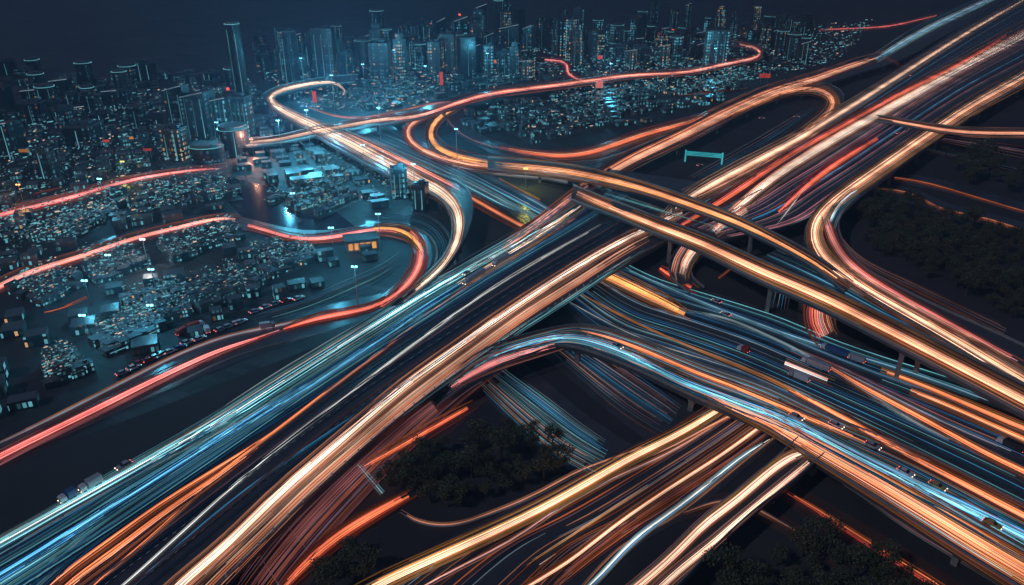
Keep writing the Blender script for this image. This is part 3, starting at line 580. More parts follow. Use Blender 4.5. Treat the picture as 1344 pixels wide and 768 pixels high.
T('shortest pale streak beside the white gold one', [(708, 741, 2), (722, 732, 3), (736, 722, 2)], ['cream', 'white'], 2, .6, .3)
T('long peach trail towards the viaduct from the bottom edge', [(660, 790, 5), (697, 767, 5), (745, 738, 5), (812, 686, 5), (890, 633, 5), (941, 601, 5), (1008, 552, 4), (1035, 532, 3)], ['peach', 'orange', 'cream'], 5, .8, .3)
T('rust trails below the long peach trail', [(715, 780, 12), (760, 742, 14), (830, 690, 16), (900, 646, 16), (960, 606, 14), (1020, 562, 10)], ['rust', 'rose', 'rust'], 9, .35, .3)
T('orange trail reaching under the viaduct above the peach ones', [(850, 600, 3), (890, 583, 4), (931, 559, 5), (971, 540, 5), (1000, 522, 4)], ['orange', 'peach'], 5, .6, .3)
T('blue white trail on the bottom road', [(740, 800, 10), (785, 759, 10), (829, 711, 9), (890, 666, 9), (924, 640, 8), (975, 598, 7), (1029, 566, 5)], ['teal', 'white', 'blue', 'steelb'], 9, .7, .3, core=['white'])
T('cream trail down the left fork of the slip ramp', [(800, 800, 14), (840, 768, 13), (890, 724, 12), (924, 688, 12), (968, 656, 12), (1019, 612, 11), (1059, 590, 10), (1080, 592, 6)], ['peach', 'cream', 'rose', 'amber'], 11, 1.1, 7.0, core=['cream'])
T('cream trail down the right fork of the slip ramp', [(840, 795, 9), (890, 749, 9), (941, 708, 8), (988, 667, 7), (1025, 637, 7), (1069, 600, 6)], ['cream', 'peach', 'rose'], 8, .95, 7.0, core=['cream'])
T('red trail slanting away right of the slip ramp', [(1025, 641, 5), (1076, 671, 8), (1127, 704, 10), (1178, 735, 12), (1235, 770, 13), (1280, 800, 14)], ['red', 'rust', 'orange'], 9, .65, .3)
T('faint brown arc crossing beneath the slip ramp', [(880, 680, 6), (931, 661, 6), (968, 655, 7), (1002, 674, 7), (1052, 701, 5)], ['peach', 'mauve'], 5, .25, .3)
T('rosy trails beside the right parapet over the brown slip road', [(320, 800, 56), (385, 715, 58), (460, 635, 52), (545, 556, 42), (615, 502, 26), (680, 468, 12)], ['rose', 'rose', 'mauve', 'rust'], 52, .20, .3, edge=.7)  # dim rose strands added to imitate pink glow lying on the slip road
T('upper orange red streak behind the wood', [(478, 612, 6), (515, 592, 8), (555, 569, 8), (595, 546, 7), (623, 530, 5)], ['red', 'rust', 'orange'], 9, 1.0, .3)
T('lower orange red streak before the wood', [(372, 770, 8), (400, 740, 12), (440, 706, 13), (491, 674, 12), (545, 645, 8)], ['rust', 'orange', 'red'], 11, .85, .3)
T('short teal trail at the tip of the wood', [(470, 610, 5), (484, 626, 8), (496, 641, 8), (508, 654, 6)], ['teal', 'white', 'blue'], 7, .65, .3)
T('thin grey lines winding below the wood', [(518, 662, 6), (533, 682, 7), (560, 686, 7), (582, 692, 7), (630, 678, 7), (711, 645, 8), (758, 618, 8), (823, 595, 8), (880, 572, 6)], ['peach', 'mauve', 'steelb'], 5, .30, .3)
T('faint teal grey streaks on the left crossing road', [(640, 490, 40), (700, 540, 52), (750, 580, 54), (800, 608, 46)], ['steelb', 'blue', 'steelb', 'teal', 'peach'], 40, .30, .3, edge=.8)
T('faint brown grey streaks on the right crossing road', [(735, 450, 34), (790, 490, 50), (840, 526, 56), (890, 558, 50)], ['steelb', 'mauve', 'peach', 'blue'], 34, .22, .3, edge=.8)
# left reds
T('pink red trail across the city at the left, uppermost', [(-60, 297, 6), (0, 282, 6), (51, 270, 6), (102, 257, 6), (152, 241, 5), (217, 228, 4), (298, 219, 3)], ['pink', 'red', 'peach'], 7, 1.1, .3, core=['pink'])
T('red and gold trail snaking across the city at the left', [(-60, 405, 8), (0, 375, 8), (34, 358, 8), (74, 346, 7), (122, 331, 6), (169, 314, 6), (210, 304, 6), (264, 291, 5), (305, 284, 5), (315, 289, 4)], ['red', 'pink', 'orange', 'cream'], 8, 1.1, .3, core=['pink', 'peach'])
T('pink trail dipping along the waterfront', [(325, 296, 4), (345, 299, 4), (372, 311, 4), (406, 315, 4), (450, 309, 5), (481, 302, 5), (521, 299, 6), (542, 308, 8)], ['pink', 'red', 'orange'], 7, 1.0, .3, core=['pink'])
T('pink red trail round the waterfront loop', [(538, 304, 5), (548, 312, 8), (555, 325, 9), (555, 347, 9), (536, 372, 8), (508, 396, 7), (491, 407, 6)], ['pink', 'red', 'orange', 'pink'], 9, 1.0, .3)
T('short yellow trail at the top of the waterfront loop', [(490, 300, 3), (521, 298, 5), (538, 304, 7), (550, 318, 6), (556, 334, 3)], ['amber', 'lime', 'orange'], 5, .8, .35)
T('pair of red trails approaching the loop from the shore road', [(372, 432, 3), (406, 420, 6), (450, 411, 8), (491, 404, 6), (510, 394, 5), (532, 376, 5)], ['red', 'orange', 'pink'], 9, .95, .3)
T('broad red trail along the shore road', [(-60, 630, 11), (0, 598, 10), (58, 569, 9), (122, 538, 9), (180, 509, 8), (232, 484, 7), (288, 459, 6), (339, 443, 3), (376, 430, 2)], ['red', 'pink', 'rose'], 8, 1.1, .3, core=['pink', 'red'])
T('thin pale line above the broad red shore trail', [(-20, 590, 4), (60, 552, 5), (163, 500, 6), (240, 462, 5), (300, 440, 5), (376, 425, 4), (450, 404, 3)], ['rose', 'peach', 'steelb'], 5, .45, .3)
T('single grey line on the dark verge below the shore road', [(150, 540, 2), (220, 508, 2), (300, 470, 2), (376, 447, 2), (450, 432, 2)], ['steelb', 'mauve'], 2, .25, .3)
T('short orange red trail on the quay at the far left', [(58, 409, 3), (85, 404, 3), (102, 396, 4), (125, 384, 3)], ['rust', 'red', 'orange'], 4, .6, .3)
T('short rusty trail above the pink red city trail', [(45, 254, 2), (70, 247, 2), (95, 244, 2)], ['red', 'rust'], 3, .6, .3)
T('long orange trail over the thin overbridge', [(1152, 155, 3, 7.5), (1172, 158, 3, 9.1), (1212, 166, 4, 13.1), (1262, 173, 5), (1344, 175, 5), (1420, 175, 5)], ['orange', 'peach'], 6, 1.0, 15.0, core=['peach'])
T('orange trail bordering the wood, the upper of two', [(1174, 233, 3), (1212, 238, 3), (1262, 253, 3), (1344, 277, 3), (1400, 292, 3)], ['orange', 'rust'], 4, .7, .3)
T('orange trail bordering the wood, the lower of two', [(1147, 248, 3), (1188, 250, 3), (1212, 257, 3), (1218, 269, 3), (1262, 280, 3), (1296, 287, 4), (1344, 303, 4), (1400, 320, 4)], ['orange', 'peach', 'rust'], 5, .7, .3)
T('thin brown lines fanning right of the golden trail', [(1225, 180, 8), (1262, 186, 10), (1344, 200, 16), (1400, 210, 18)], ['rust', 'mauve', 'peach'], 6, .25, .3)
T('faint grey lines far above the wood', [(1210, 196, 8), (1262, 208, 10), (1344, 226, 14)], ['steelb', 'mauve'], 4, .15, .3)
T('thin teal arcs sweeping round the waterfront loop', [(470, 290, 20), (530, 285, 24), (575, 300, 26), (590, 330, 26), (570, 370, 24), (520, 410, 18)], ['teal', 'steelb', 'blue'], 8, .18, .3, edge=.8)
T('thin pale arcs below the waterfront lots', [(330, 420, 18), (400, 400, 20), (470, 370, 20), (520, 345, 16), (535, 325, 10)], ['teal', 'steelb', 'blue'], 7, .18, .3, edge=.8)
T('thin blue lines on the dark infield', [(900, 240, 14), (980, 196, 18), (1040, 160, 16), (1075, 135, 8)], ['steelb', 'mauve', 'blue'], 7, .16, .3, edge=.8)

# ================================================================== CITY
CROWD = 'dim towers of the far skyline'
def blocked(x0, x1, y0, y1, mg=1):
    for px, py, pw in TRAILPX:
        h = pw * .5 + mg
        if x0 - h < px < x1 + h and y0 - h < py < y1 + h: return True
    return False
def tower(bx, by, wpx, hpx, kind, fac, label, group=None, rz=None, deep=None, fins=0, fincol='teal', beacon=None):
    b = at(bx, by, 0); dist = math.hypot(b.y, CAM_H); sc_ = math.hypot(b.x, b.y) / F * 1.08
    W = wpx * math.sqrt(b.y ** 2 + CAM_H ** 2) / F; D = W * (deep or random.uniform(.7, 1.2))
    # height so the roof reaches hpx above the base in the photograph
    _, Y, Z = ray(bx, by - hpx); H = CAM_H + Z / Y * (b.y + D * .3)
    H = max(8, H)
    rz = random.uniform(-.5, .5) if rz is None else rz
    root = empty('tower' if H > 35 else 'office_block', (b.x, b.y + D * .5, 0), rz); tag(root, label, 'building', group)
    m = FAC[fac]
    if kind == 'round':
        n = 20; pts = [(W/2*math.cos(2*math.pi*i/n), D/2*math.sin(2*math.pi*i/n)) for i in range(n)]
        MB().prism(pts, 0, H).build('wall', m, root)
        pts2 = [(x*.9, y*.9) for x, y in pts]
        MB().prism(pts2, H, H + 2.5).build('roof', M['roof'], root)
        ring = MB(); 
        for i in range(n):
            a, c = pts[i], pts[(i+1) % n]; ring.tube((a[0]*1.01, a[1]*1.01, H + .3), (c[0]*1.01, c[1]*1.01, H + .3), .35, seg=5)
        ring.build('light_band', emat('teal', .5, False), root)
    elif kind == 'step':
        MB().box(0, 0, H*.31, W, D, H*.62).box(0, 0, H*.62 + H*.13, W*.78, D*.78, H*.26).box(0, 0, H*.88 + H*.06, W*.52, D*.52, H*.12).build('wall', m, root)
        MB().box(0, 0, H + .3, W*.54, D*.54, .6).box(0, 0, H*.88 + .25, W*.80, D*.80, .5).build('roof', M['roof2'], root)
        MB().tube((0, 0, H + .6), (0, 0, H * 1.12), .5, .12).build('antenna', M['steel'], root)
    elif kind == 'wedge':
        mb = MB(); mb.box(0, 0, H*.45, W, D, H*.9); n = len(mb.v)
        mb.v += [(-W/2, -D/2, H*.9+.01), (W/2, -D/2, H*.9+.01), (W/2, D/2, H*.9+.01), (-W/2, D/2, H*.9+.01), (W/2, -D/2, H), (W/2, D/2, H)]
        mb.f += [(n, n+1, n+4), (n+3, n+5, n+2), (n+1, n+2, n+5, n+4), (n, n+3, n+2, n+1), (n, n+4, n+5, n+3)]
        mb.build('wall', m, root)
        MB().tube((-W/2, -D/2 - .2, H*.9 + .4), (W/2, -D/2 - .2, H + .4), .4, seg=5).build('light_band', emat('steelb', .7, False), root)
    else:
        MB().box(0, 0, H/2, W, D, H).build('wall', m, root)
        rf = MB().box(0, -D/2+.4, H + .6, W, .8, 1.2).box(0, D/2-.4, H + .6, W, .8, 1.2).box(-W/2+.4, 0, H+.6, .8, D-1.6, 1.2).box(W/2-.4, 0, H+.6, .8, D-1.6, 1.2).box(0, 0, H + .15, W-1.6, D-1.6, .3)
        rf.build('roof', M['roof'], root)
        MB().box(W*.12, D*.05, H + 1.8, W*.35, D*.3, 3.0).box(-W*.22, -D*.1, H + 1.1, W*.2, D*.2, 1.6).build('plant_room', M['roof2'], root)
    for i in range(fins):
        x = -W/2 + W * (i + .5) / fins
        if kind == 'round': y = -D/2 * math.sqrt(max(.05, 1 - (x / (W/2)) ** 2)) - .5
        else: y = -D/2 - .25
        MB().box(x, y, H * .48, .5, .35, H * random.uniform(.7, .92)).build('light_strip', emat(fincol, random.choice((.15, .25, .4)), False), root)
    if beacon:
        mb = MB().box(0, -D*.2, H + 2.4, 2.2, 2.2, 2.2); mb.build('beacon', emat(beacon, 1.6, False), root)
    return root

named = [
 (316, 132, 18, 100, 'round', 2, 'tall dark round tower with a lit ring on its roof', 2), (383, 116, 15, 74, 'box', 0, 'slim dark tower with pale vertical edges left of the lit corner tower', 2),
 (427, 104, 26, 66, 'box', 0, 'square shouldered tower with a bright cyan roof rim', 3), (628, 84, 22, 70, 'step', 0, 'tallest stepped tower in the middle of the skyline', 2),
 (497, 98, 20, 66, 'step', 0, 'stepped dark tower left of the middle skyline', 2), (668, 84, 24, 52, 'wedge', 2, 'wedge topped tower right of the tallest stepped one', 1),
 (540, 92, 18, 44, 'box', 0, 'plain tower between the two stepped skyline towers', 1), (940, 92, 26, 52, 'box', 1, 'brightly lit teal block near the far red bend', 3),
 (238, 182, 26, 70, 'wedge', 2, 'slab with a sloping lit roof at the left end of the slab row', 2), (262, 186, 30, 66, 'wedge', 0, 'second slab of the row with pale lit roof edge', 3),
 (290, 182, 26, 54, 'wedge', 1, 'third slab of the row with vertical cyan lights', 5), (316, 180, 28, 52, 'box', 1, 'fourth slab of the row with bright vertical cyan lights', 5),
 (230, 212, 26, 42, 'box', 3, 'short block with warm lights left of the dark cylinder', 2), (303, 208, 38, 38, 'round', 2, 'squat dark cylinder building before the slab row', 2),
 (268, 216, 44, 22, 'round', 2, 'low black domed hall beside the squat cylinder', 0), (524, 262, 20, 40, 'box', 1, 'thin teal glass block under the cream ramp', 3),
 (552, 278, 18, 34, 'box', 0, 'dark glass block beneath the end of the cream ramp', 2), (105, 196, 34, 30, 'box', 2, 'broad dark block far left of the slab row', 1),
 (10, 210, 30, 50, 'wedge', 0, 'leaning roofed block at the far left edge', 2), (60, 236, 26, 40, 'step', 0, 'stepped block above the leftmost pink trail', 1),
 (476, 250, 0, 0, '', 0, '', 0)]
for bx, by, wp, hp, kd, fc, lb, fn in named:
    if wp: tower(bx, by, wp, hp, kd, fc, lb, fins=fn, rz=random.uniform(-.25, .25))
rnd = random.Random(5)
zones = [('dim tower crowded into the skyline left of the middle', 'towers left of the middle of the skyline', 340, 560, 74, 108, 24, 52, 34),
         ('dim tower crowded into the middle of the skyline', 'towers in the middle of the skyline', 560, 760, 60, 104, 20, 56, 46),
         ('dim tower crowded into the skyline right of the middle', 'towers right of the middle of the skyline', 760, 1060, 40, 92, 12, 42, 62),
         ('faint low tower fading into the dark upper left', 'faint towers at the upper left', -40, 330, 90, 175, 10, 34, 34)]
placed = []
for lb, gp, x0, x1, y0, y1, h0, h1, n in zones:
    c = 0; tries = 0
    while c < n and tries < 1500:
        tries += 1
        x = rnd.uniform(x0, x1); y = rnd.uniform(y0, y1); dark = 'faint' in lb; wp = rnd.uniform(10, 20) * (.6 + (y - 30) / 130)
        hp = rnd.uniform(h0, h1) * (1.15 if abs(x - 640) < 150 else .9)
        if blocked(x - wp/2, x + wp/2, y - hp, y, 1): continue
        if any(abs(x - a) < (wp + w2) * .36 and abs(y - b) < 9 for a, b, w2 in placed): continue
        placed.append((x, y, wp)); c += 1
        random.seed(int(x * 31 + y))
        tower(x, y, wp, hp, rnd.choice(('box', 'box', 'step', 'wedge', 'box', 'round')), (2 if dark else rnd.choice((0, 0, 2, 1, 3))), lb, gp,
              fins=rnd.choice((0, 0, 1, 2)), beacon=rnd.choice((None,) * 24 + ('red',)))

# low houses packed in blocks
def house_proto(v):
    W, D, H = ((9, 7, 5), (13, 8, 6.5), (8, 8, 8), (16, 9, 5))[v]
    wall = MB().box(0, 0, H/2, W, D, H).mesh('wall', HFAC)
    r = MB()
    if v % 2 == 0:
        r.v = [(-W/2-.4, -D/2-.4, H+.01), (W/2+.4, -D/2-.4, H+.01), (W/2+.4, D/2+.4, H+.01), (-W/2-.4, D/2+.4, H+.01), (-W/2-.4, 0, H+2.2), (W/2+.4, 0, H+2.2)]
        r.f = [(0, 1, 5, 4), (2, 3, 4, 5), (0, 4, 3), (1, 2, 5), (0, 3, 2, 1)]
    else:
        r.box(0, 0, H + .26, W + .6, D + .6, .5).box(W*.2, 0, H + 1.1, 2.5, 2.0, 1.2)
    return wall, r.mesh('roof', M['roof2'] if v < 2 else M['roof']), MB().box(0, -D/2 - .55, 2.7, W * .7, .25, .3).mesh('lit_canopy', emat('teal', .55, False))
protos = [house_proto(v) for v in range(4)]
blocks = [
 ('low house in the block under the snaking red trail at far left', [(8, 385), (70, 355), (112, 372), (60, 405)], 26, 18),
 ('low house in the block left of the short quay', [(100, 345), (165, 328), (200, 350), (130, 378)], 28, 18),
 ('low house in the block below the gold part of the red trail', [(205, 322), (300, 296), (322, 312), (225, 350)], 30, 18),
 ('low house in the waterfront block beside the pink dip', [(330, 335), (395, 318), (420, 340), (355, 372)], 24, 18),
 ('low house in the block in the middle of the dark bay', [(235, 385), (310, 355), (350, 375), (265, 415)], 30, 18),
 ('low house in the block above the red van', [(165, 395), (232, 380), (255, 415), (170, 440)], 26, 18),
 ('low house in the block behind the shore road', [(120, 440), (180, 418), (220, 430), (150, 470)], 22, 18),
 ('low house in the block at the lower left shore', [(60, 480), (95, 468), (118, 490), (65, 512)], 14, 18),
 ('low house in the block right of the water', [(345, 262), (430, 238), (475, 262), (420, 288)], 26, 18),
 ('low house in the block between the two long red trails', [(30, 320), (110, 285), (160, 275), (90, 318)], 26, 18),
 ('low house in the dark lot inside the western loop', [(625, 150), (790, 132), (850, 150), (700, 192)], 30, 10),
 ('low house under the uppermost pink trail', [(180, 250), (290, 235), (320, 262), (200, 280)], 20, 10)]
hc = 0; HP = []
for lb, q, n, mg in blocks:
    c4 = [at(x, y) for x, y in q]; rz = math.atan2(c4[1].y - c4[0].y, c4[1].x - c4[0].x)
    nu = max(2, int(round(math.sqrt(n * 1.6)))); nv = max(2, int(round(n / nu)))
    # paved plot under the houses
    mb = MB(); mb.v = [(p.x, p.y, .16) for p in c4]; mb.f = [(0, 1, 2, 3)]
    tag(mb.build('pavement', M['pave']), None, None, None, 'structure')
    U = (c4[1] - c4[0]).length; V = (c4[3] - c4[0]).length
    for i in range(nu):
        for j in range(nv):
            u = (i + .5 + rnd.uniform(-.15, .15)) / nu; v = (j + .5 + rnd.uniform(-.15, .15)) / nv
            p = (c4[0] * (1-u) + c4[1] * u) * (1-v) + (c4[3] * (1-u) + c4[2] * u) * v
            px, py = to_px(p)
            if blocked(px - 7, px + 7, py - 10, py + 3, 1): continue
            k = rnd.randrange(4); wl, rf, cn = protos[k]
            HP.append(p); root = empty('house', (p.x, p.y, .17), rz + rnd.choice((0, 0, math.pi / 2)) + rnd.uniform(-.05, .05))
            s = min(.95, max(.55, U / nu / 30)); root.scale = (s, s, s * rnd.uniform(.8, 1.2))
            tag(root, lb, 'house', lb.replace('low house', 'low houses'))
            for nm, me in (('wall', wl), ('roof', rf)) + ((('canopy_light', cn),) if rnd.random() < .2 else ()):
                o = bpy.data.objects.new(nm, me); col.objects.link(o); o.parent = root
            hc += 1
print('houses', hc)
for lb, q, n, mg in blocks:
    hm_ = MB(); rm_ = MB(); a4 = [at(x, y) for x, y in q]; U = (a4[1]-a4[0]).length; V = (a4[3]-a4[0]).length
    rz = math.atan2(a4[1].y - a4[0].y, a4[1].x - a4[0].x); nu = int(U / 9); nv = int(V / 11)
    for i in range(nu):
        for j in range(nv):
            if rnd.random() < .22 or j % 4 == 3: continue
            u = (i + .5 + rnd.uniform(-.1, .1)) / nu; v = (j + .5 + rnd.uniform(-.1, .1)) / nv
            p = (a4[0]*(1-u) + a4[1]*u)*(1-v) + (a4[3]*(1-u) + a4[2]*u)*v; px, py = to_px(p)
            if blocked(px-2, px+2, py-3, py+1, 1) or any((p - h_).length < 9 for h_ in HP): continue
            h = rnd.uniform(2.4, 4.4); w_, d_ = rnd.uniform(4, 7.4), rnd.uniform(3.5, 6)
            hm_.box(p.x, p.y, .17 + h/2, w_, d_, h, rz); hm_.box(p.x, p.y, .17 + h + .3, w_ + .4, d_ + .4, .5, rz)
    if hm_.v: tag(hm_.build('house', HFAC2), lb.replace('low house', 'dense rows of tiny roofs'), 'houses', None, 'stuff')

# the far-off carpet of small roofs between the numbered blocks, past counting
def inpoly(x, y, pts):
    ins = False
    for i in range(len(pts)):
        (x1, y1), (x2, y2) = pts[i], pts[i-1]
        if (y1 > y) != (y2 > y) and x < (x2-x1)*(y-y1)/(y2-y1)+x1: ins = not ins
    return ins
occ = set()
for px, py, pw in TRAILPX:
    r_ = int(pw * .5 + 3)
    for a in range(int(px) - r_, int(px) + r_ + 1):
        for b in range(int(py) - r_, int(py) + r_ + 1): occ.add((a, b))
carpet_areas = [('carpet of tiny dark roofs spread over the left of the city', [(-80, 110), (330, 95), (332, 180), (300, 232), (325, 320), (300, 400), (210, 458), (60, 530), (-80, 596)]),
    ('carpet of tiny dark roofs round the waterfront and under the cream ramp', [(330, 110), (420, 200), (520, 262), (480, 290), (430, 262), (350, 240), (310, 225), (335, 180)]),
    ('carpet of tiny dark roofs between the water and the shore road', [(325, 330), (450, 320), (520, 330), (500, 380), (330, 425), (240, 448), (300, 400)]),
    ('carpet of tiny dark roofs below the skyline', [(420, 112), (620, 96), (1000, 60), (1080, 50), (900, 92), (640, 120), (480, 150)]),
    ('carpet of tiny dark roofs in and around the western lot', [(600, 150), (800, 112), (1040, 80), (950, 130), (850, 165), (730, 195), (640, 185)])]
HG = {}
for h_ in HP: HG.setdefault((int(h_.x // 12), int(h_.y // 12)), 1)
for lb, pg in carpet_areas:
    cm_ = MB(); w4 = [at(x, y) for x, y in pg]; ca, sa = math.cos(.42), math.sin(.42)
    us = [p.x * ca + p.y * sa for p in w4]; vs = [-p.x * sa + p.y * ca for p in w4]
    far = max(p.y for p in w4); st_ = 9.5 if far < 700 else 13.0
    iu = int((max(us) - min(us)) / st_); iv = int((max(vs) - min(vs)) / st_)
    for i in range(iu):
        for j in range(iv):
            if i % 9 == 8 or j % 5 == 4 or rnd.random() < .18: continue
            u = min(us) + (i + rnd.uniform(.35, .65)) * st_; v = min(vs) + (j + rnd.uniform(.35, .65)) * st_
            x, y = u * ca - v * sa, u * sa + v * ca
            if y < 60: continue
            px, py = to_px((x, y, 0))
            if not inpoly(px, py, pg) or (int(px), int(py)) in occ or any((int(px) + a, int(py) - b) in occ for a in (-4, 0, 4) for b in (3, 7)): continue
            if noise.noise(Vector((x * .006, y * .006, 3))) < -.3: continue
            if (int(x // 12), int(y // 12)) in HG: continue
            h = rnd.uniform(2.5, 6.0)
            w_, d_ = st_ * rnd.uniform(.45, .85), st_ * rnd.uniform(.4, .7)
            cm_.box(x, y, .2 + h / 2, w_, d_, h, .42)
    if cm_.v: tag(cm_.build('house', HFAC2), lb, 'houses', None, 'stuff'); print(lb, len(cm_.v) // 8)

# thousands of tiny lamps of the city, uncountable
mb = {c: MB() for c in ('teal', 'cream', 'steelb')}
areas = [(q, 110) for _, q, _, _ in blocks] + [([(-40, 180), (330, 100), (330, 230), (-40, 290)], 500), ([(340, 100), (620, 90), (560, 150), (400, 150)], 420),
         ([(620, 70), (1000, 40), (900, 94), (640, 118)], 420), ([(380, 200), (470, 190), (590, 262), (480, 300)], 200), ([(880, 60), (1150, 30), (1100, 84), (900, 130)], 380),
         ([(-20, 290), (180, 245), (300, 250), (20, 350)], 260), ([(780, 102), (1000, 85), (960, 125), (720, 135)], 260)]
for q, n in areas:
    c4 = [at(x, y) for x, y in q]; ux = (c4[1] - c4[0]).normalized()
    for _ in range(int(n * 3)):
        u, v = rnd.random(), rnd.random()
        # pull the lamps on to street lines
        v = round(v * 9) / 9 + rnd.gauss(0, .006) if rnd.random() < .7 else v
        p = [(q[0][k]*(1-u) + q[1][k]*u)*(1-v) + (q[3][k]*(1-u) + q[2][k]*u)*v for k in (0, 1)]
        if blocked(p[0], p[0], p[1], p[1], 1): continue
        w_ = at(*p, 0); ds = max(.35, min(1.7, w_.length / 900)) * rnd.choice((.5, .7, 1, 1.4))
        c = rnd.choices(('teal', 'cream', 'steelb'), (6, 1, 4))[0]
        mb[c].box(w_.x, w_.y, rnd.uniform(3, 9), ds * rnd.choice((1, 1, 1, 2, 3)), ds * .6, ds * .6, math.atan2(ux.y, ux.x))
for c, s_ in (('teal', .5), ('cream', .8), ('steelb', .3)):
    tag(mb[c].build('city_lights', emat(c, s_, False)), {'teal': 'scattered tiny cyan lamps of the night city', 'cream': 'scattered tiny warm lamps of the night city', 'steelb': 'scattered tiny grey blue lamps of the night city'}[c], 'city lights', None, 'stuff')

# ------------------------------------------------------------------ floodlight masts: the bright cyan spots in the city
def mast(px, py, power, c, h, label, cat='floodlight'):
    p = at(px, py); root = empty('floodlight_mast', (p.x, p.y, 0)); tag(root, label, cat)
    MB().tube((0, 0, 0), (0, 0, h), .28, .14).build('pole', M['steel'], root)
    MB().box(0, 0, h + .2, 2.6, .25, .25).build('crossarm', M['steel'], root)
    for x in (-.8, .8): MB().box(x, -.3, h + .6, 1.0, .5, .7).build('lamp', emat(c, 4.0, False), root)
    l = bpy.data.lights.new('floodlight', 'POINT'); l.energy = power; l.color = (.10, .62, .92) if c == 'teal' else PAL[c]; l.shadow_soft_size = 1.0
    o = bpy.data.objects.new('floodlight', l); col.objects.link(o); o.parent = root; o.location = (0, -2, h + 3)
for px, py, k, c, h, lb in [
 (140, 274, 1.2, 'teal', 18, 'cyan floodlight mast below the uppermost pink trail'), (151, 372, .7, 'teal', 14, 'cyan floodlight mast on the quay block'),
 (120, 402, .5, 'teal', 12, 'cyan floodlight mast beside the short quay trail'), (207, 392, .5, 'teal', 14, 'cyan floodlight mast in the middle of the bay blocks'),
 (195, 350, .5, 'white', 14, 'whitish floodlight mast right of the quay block'), (118, 450, .5, 'teal', 12, 'cyan floodlight mast left of the shore block'),
 (205, 436, .8, 'teal', 12, 'cyan floodlight mast at the shore block corner'), (372, 214, 4.5, 'teal', 30, 'strong cyan floodlight mast below the joining cream trail'),
 (408, 198, 5.0, 'teal', 30, 'strong cyan floodlight mast under the cream ramp'), (440, 150, 5.0, 'teal', 34, 'strong cyan floodlight mast inside the sharp corner'),
 (400, 122, 2.2, 'teal', 34, 'cyan floodlight mast by the sharp corner of the cream trail'), (500, 186, 4.0, 'teal', 26, 'cyan floodlight mast right of the cream ramp'),
 (545, 262, 3.0, 'teal', 22, 'cyan floodlight mast beside the thin glass block'), (480, 238, 4.0, 'teal', 24, 'cyan floodlight mast left of the cream ramp'),
 (480, 132, 2.4, 'teal', 34, 'cyan floodlight mast before the middle towers'), (560, 128, 2.4, 'teal', 30, 'cyan floodlight mast above the winding viaduct'),
 (520, 112, 1.8, 'teal', 36, 'cyan floodlight mast among the middle towers'), (640, 108, 1.6, 'teal', 30, 'cyan floodlight mast under the wedge topped tower'),
 (800, 118, 2.5, 'teal', 26, 'cyan floodlight mast above the dark lot'), (935, 100, 1.5, 'teal', 30, 'cyan floodlight mast at the brightly lit block'),
 (290, 196, 2.4, 'teal', 20, 'cyan floodlight mast between slabs and cylinder'), (274, 176, 2.0, 'cream', 12, 'warm floodlight mast at the foot of the slabs'),
 (333, 205, 1.6, 'peach', 12, 'warm floodlight mast right of the squat cylinder'), (236, 206, 1.4, 'orange', 12, 'orange floodlight mast before the short warm block'),
 (500, 330, 1.4, 'teal', 20, 'cyan floodlight mast inside the waterfront loop'), (440, 350, 1.2, 'teal', 20, 'cyan floodlight mast left of the waterfront loop'),
 (470, 400, 1.0, 'teal', 18, 'cyan floodlight mast above the pair of red trails'), (600, 210, 1.6, 'teal', 22, 'cyan floodlight mast within the western road triangle'),
 (690, 246, .8, 'lime', 12, 'yellow green floodlight mast in the small triangle'), (390, 300, 1.0, 'teal', 20, 'cyan floodlight mast at the water edge'),
 (30, 264, .4, 'amber', 10, 'amber floodlight mast at the far left'), (165, 232, .4, 'lime', 10, 'yellow floodlight mast beside the pink city trail')]:
    mast(px, py, k * (12000 if py > 225 or px < 330 else 26000), c, h, lb)

def neon(px, py, w_, h_, c, st, label):
    p = at(px, py); root = empty('lit_sign', (p.x, p.y, 0)); tag(root, label, 'sign')
    k = math.hypot(p.y, CAM_H) / F
    for x in (-.3, .3): MB().tube((x * w_ * k, 0, 0), (x * w_ * k, 0, h_ * k + 8), .3, seg=6).build('post', M['steel'], root)
    MB().box(0, -.5, 8 + h_ * k / 2, w_ * k, .6, h_ * k).build('panel', emat(c, st, True), root)
neon(415, 146, 5, 14, 'red', .55, 'tall red lit sign inside the sharp corner of the cream ramp')
neon(580, 122, 4, 16, 'red', .6, 'tall narrow red lit sign below the middle skyline')
neon(650, 92, 5, 4, 'orange', .8, 'small orange lit sign among the middle towers')
neon(787, 86, 6, 4, 'red', .8, 'small red lit sign right of the zigzag trail')
neon(786, 126, 9, 8, 'pink', .7, 'pink lit sign standing over the dark lot')
neon(873, 56, 20, 5, 'red', .6, 'wide red lit sign high at the far right of the skyline')
neon(1002, 112, 14, 5, 'red', .4, 'dim red lit sign below the far red bend')
neon(143, 200, 8, 3, 'red', .5, 'red lit sign at the far left behind the pink city trail')
neon(176, 196, 5, 3, 'amber', .6, 'amber lit sign beside the far left red one')
neon(197, 212, 10, 3, 'red', .35, 'dim red lit sign just above the pink city trail')
neon(36, 214, 12, 4, 'amber', .35, 'dim amber lit sign at the left edge of the city')
b_ = at(475, 326); root = empty('pavilion', (b_.x, b_.y, 0), .3); tag(root, 'low pavilion with warm lit front inside the waterfront loop', 'building')
MB().box(0, 0, 3, 16, 9, 6).build('wall', M['concrete'], root); MB().box(0, 0, 6.4, 18, 11, .7).build('roof', M['roof'], root)
for x in (-6, -3, 0, 3, 6): MB().box(x, -4.6, 3, 2.2, .2, 3.6).build('window', emat('amber', .7, True), root)
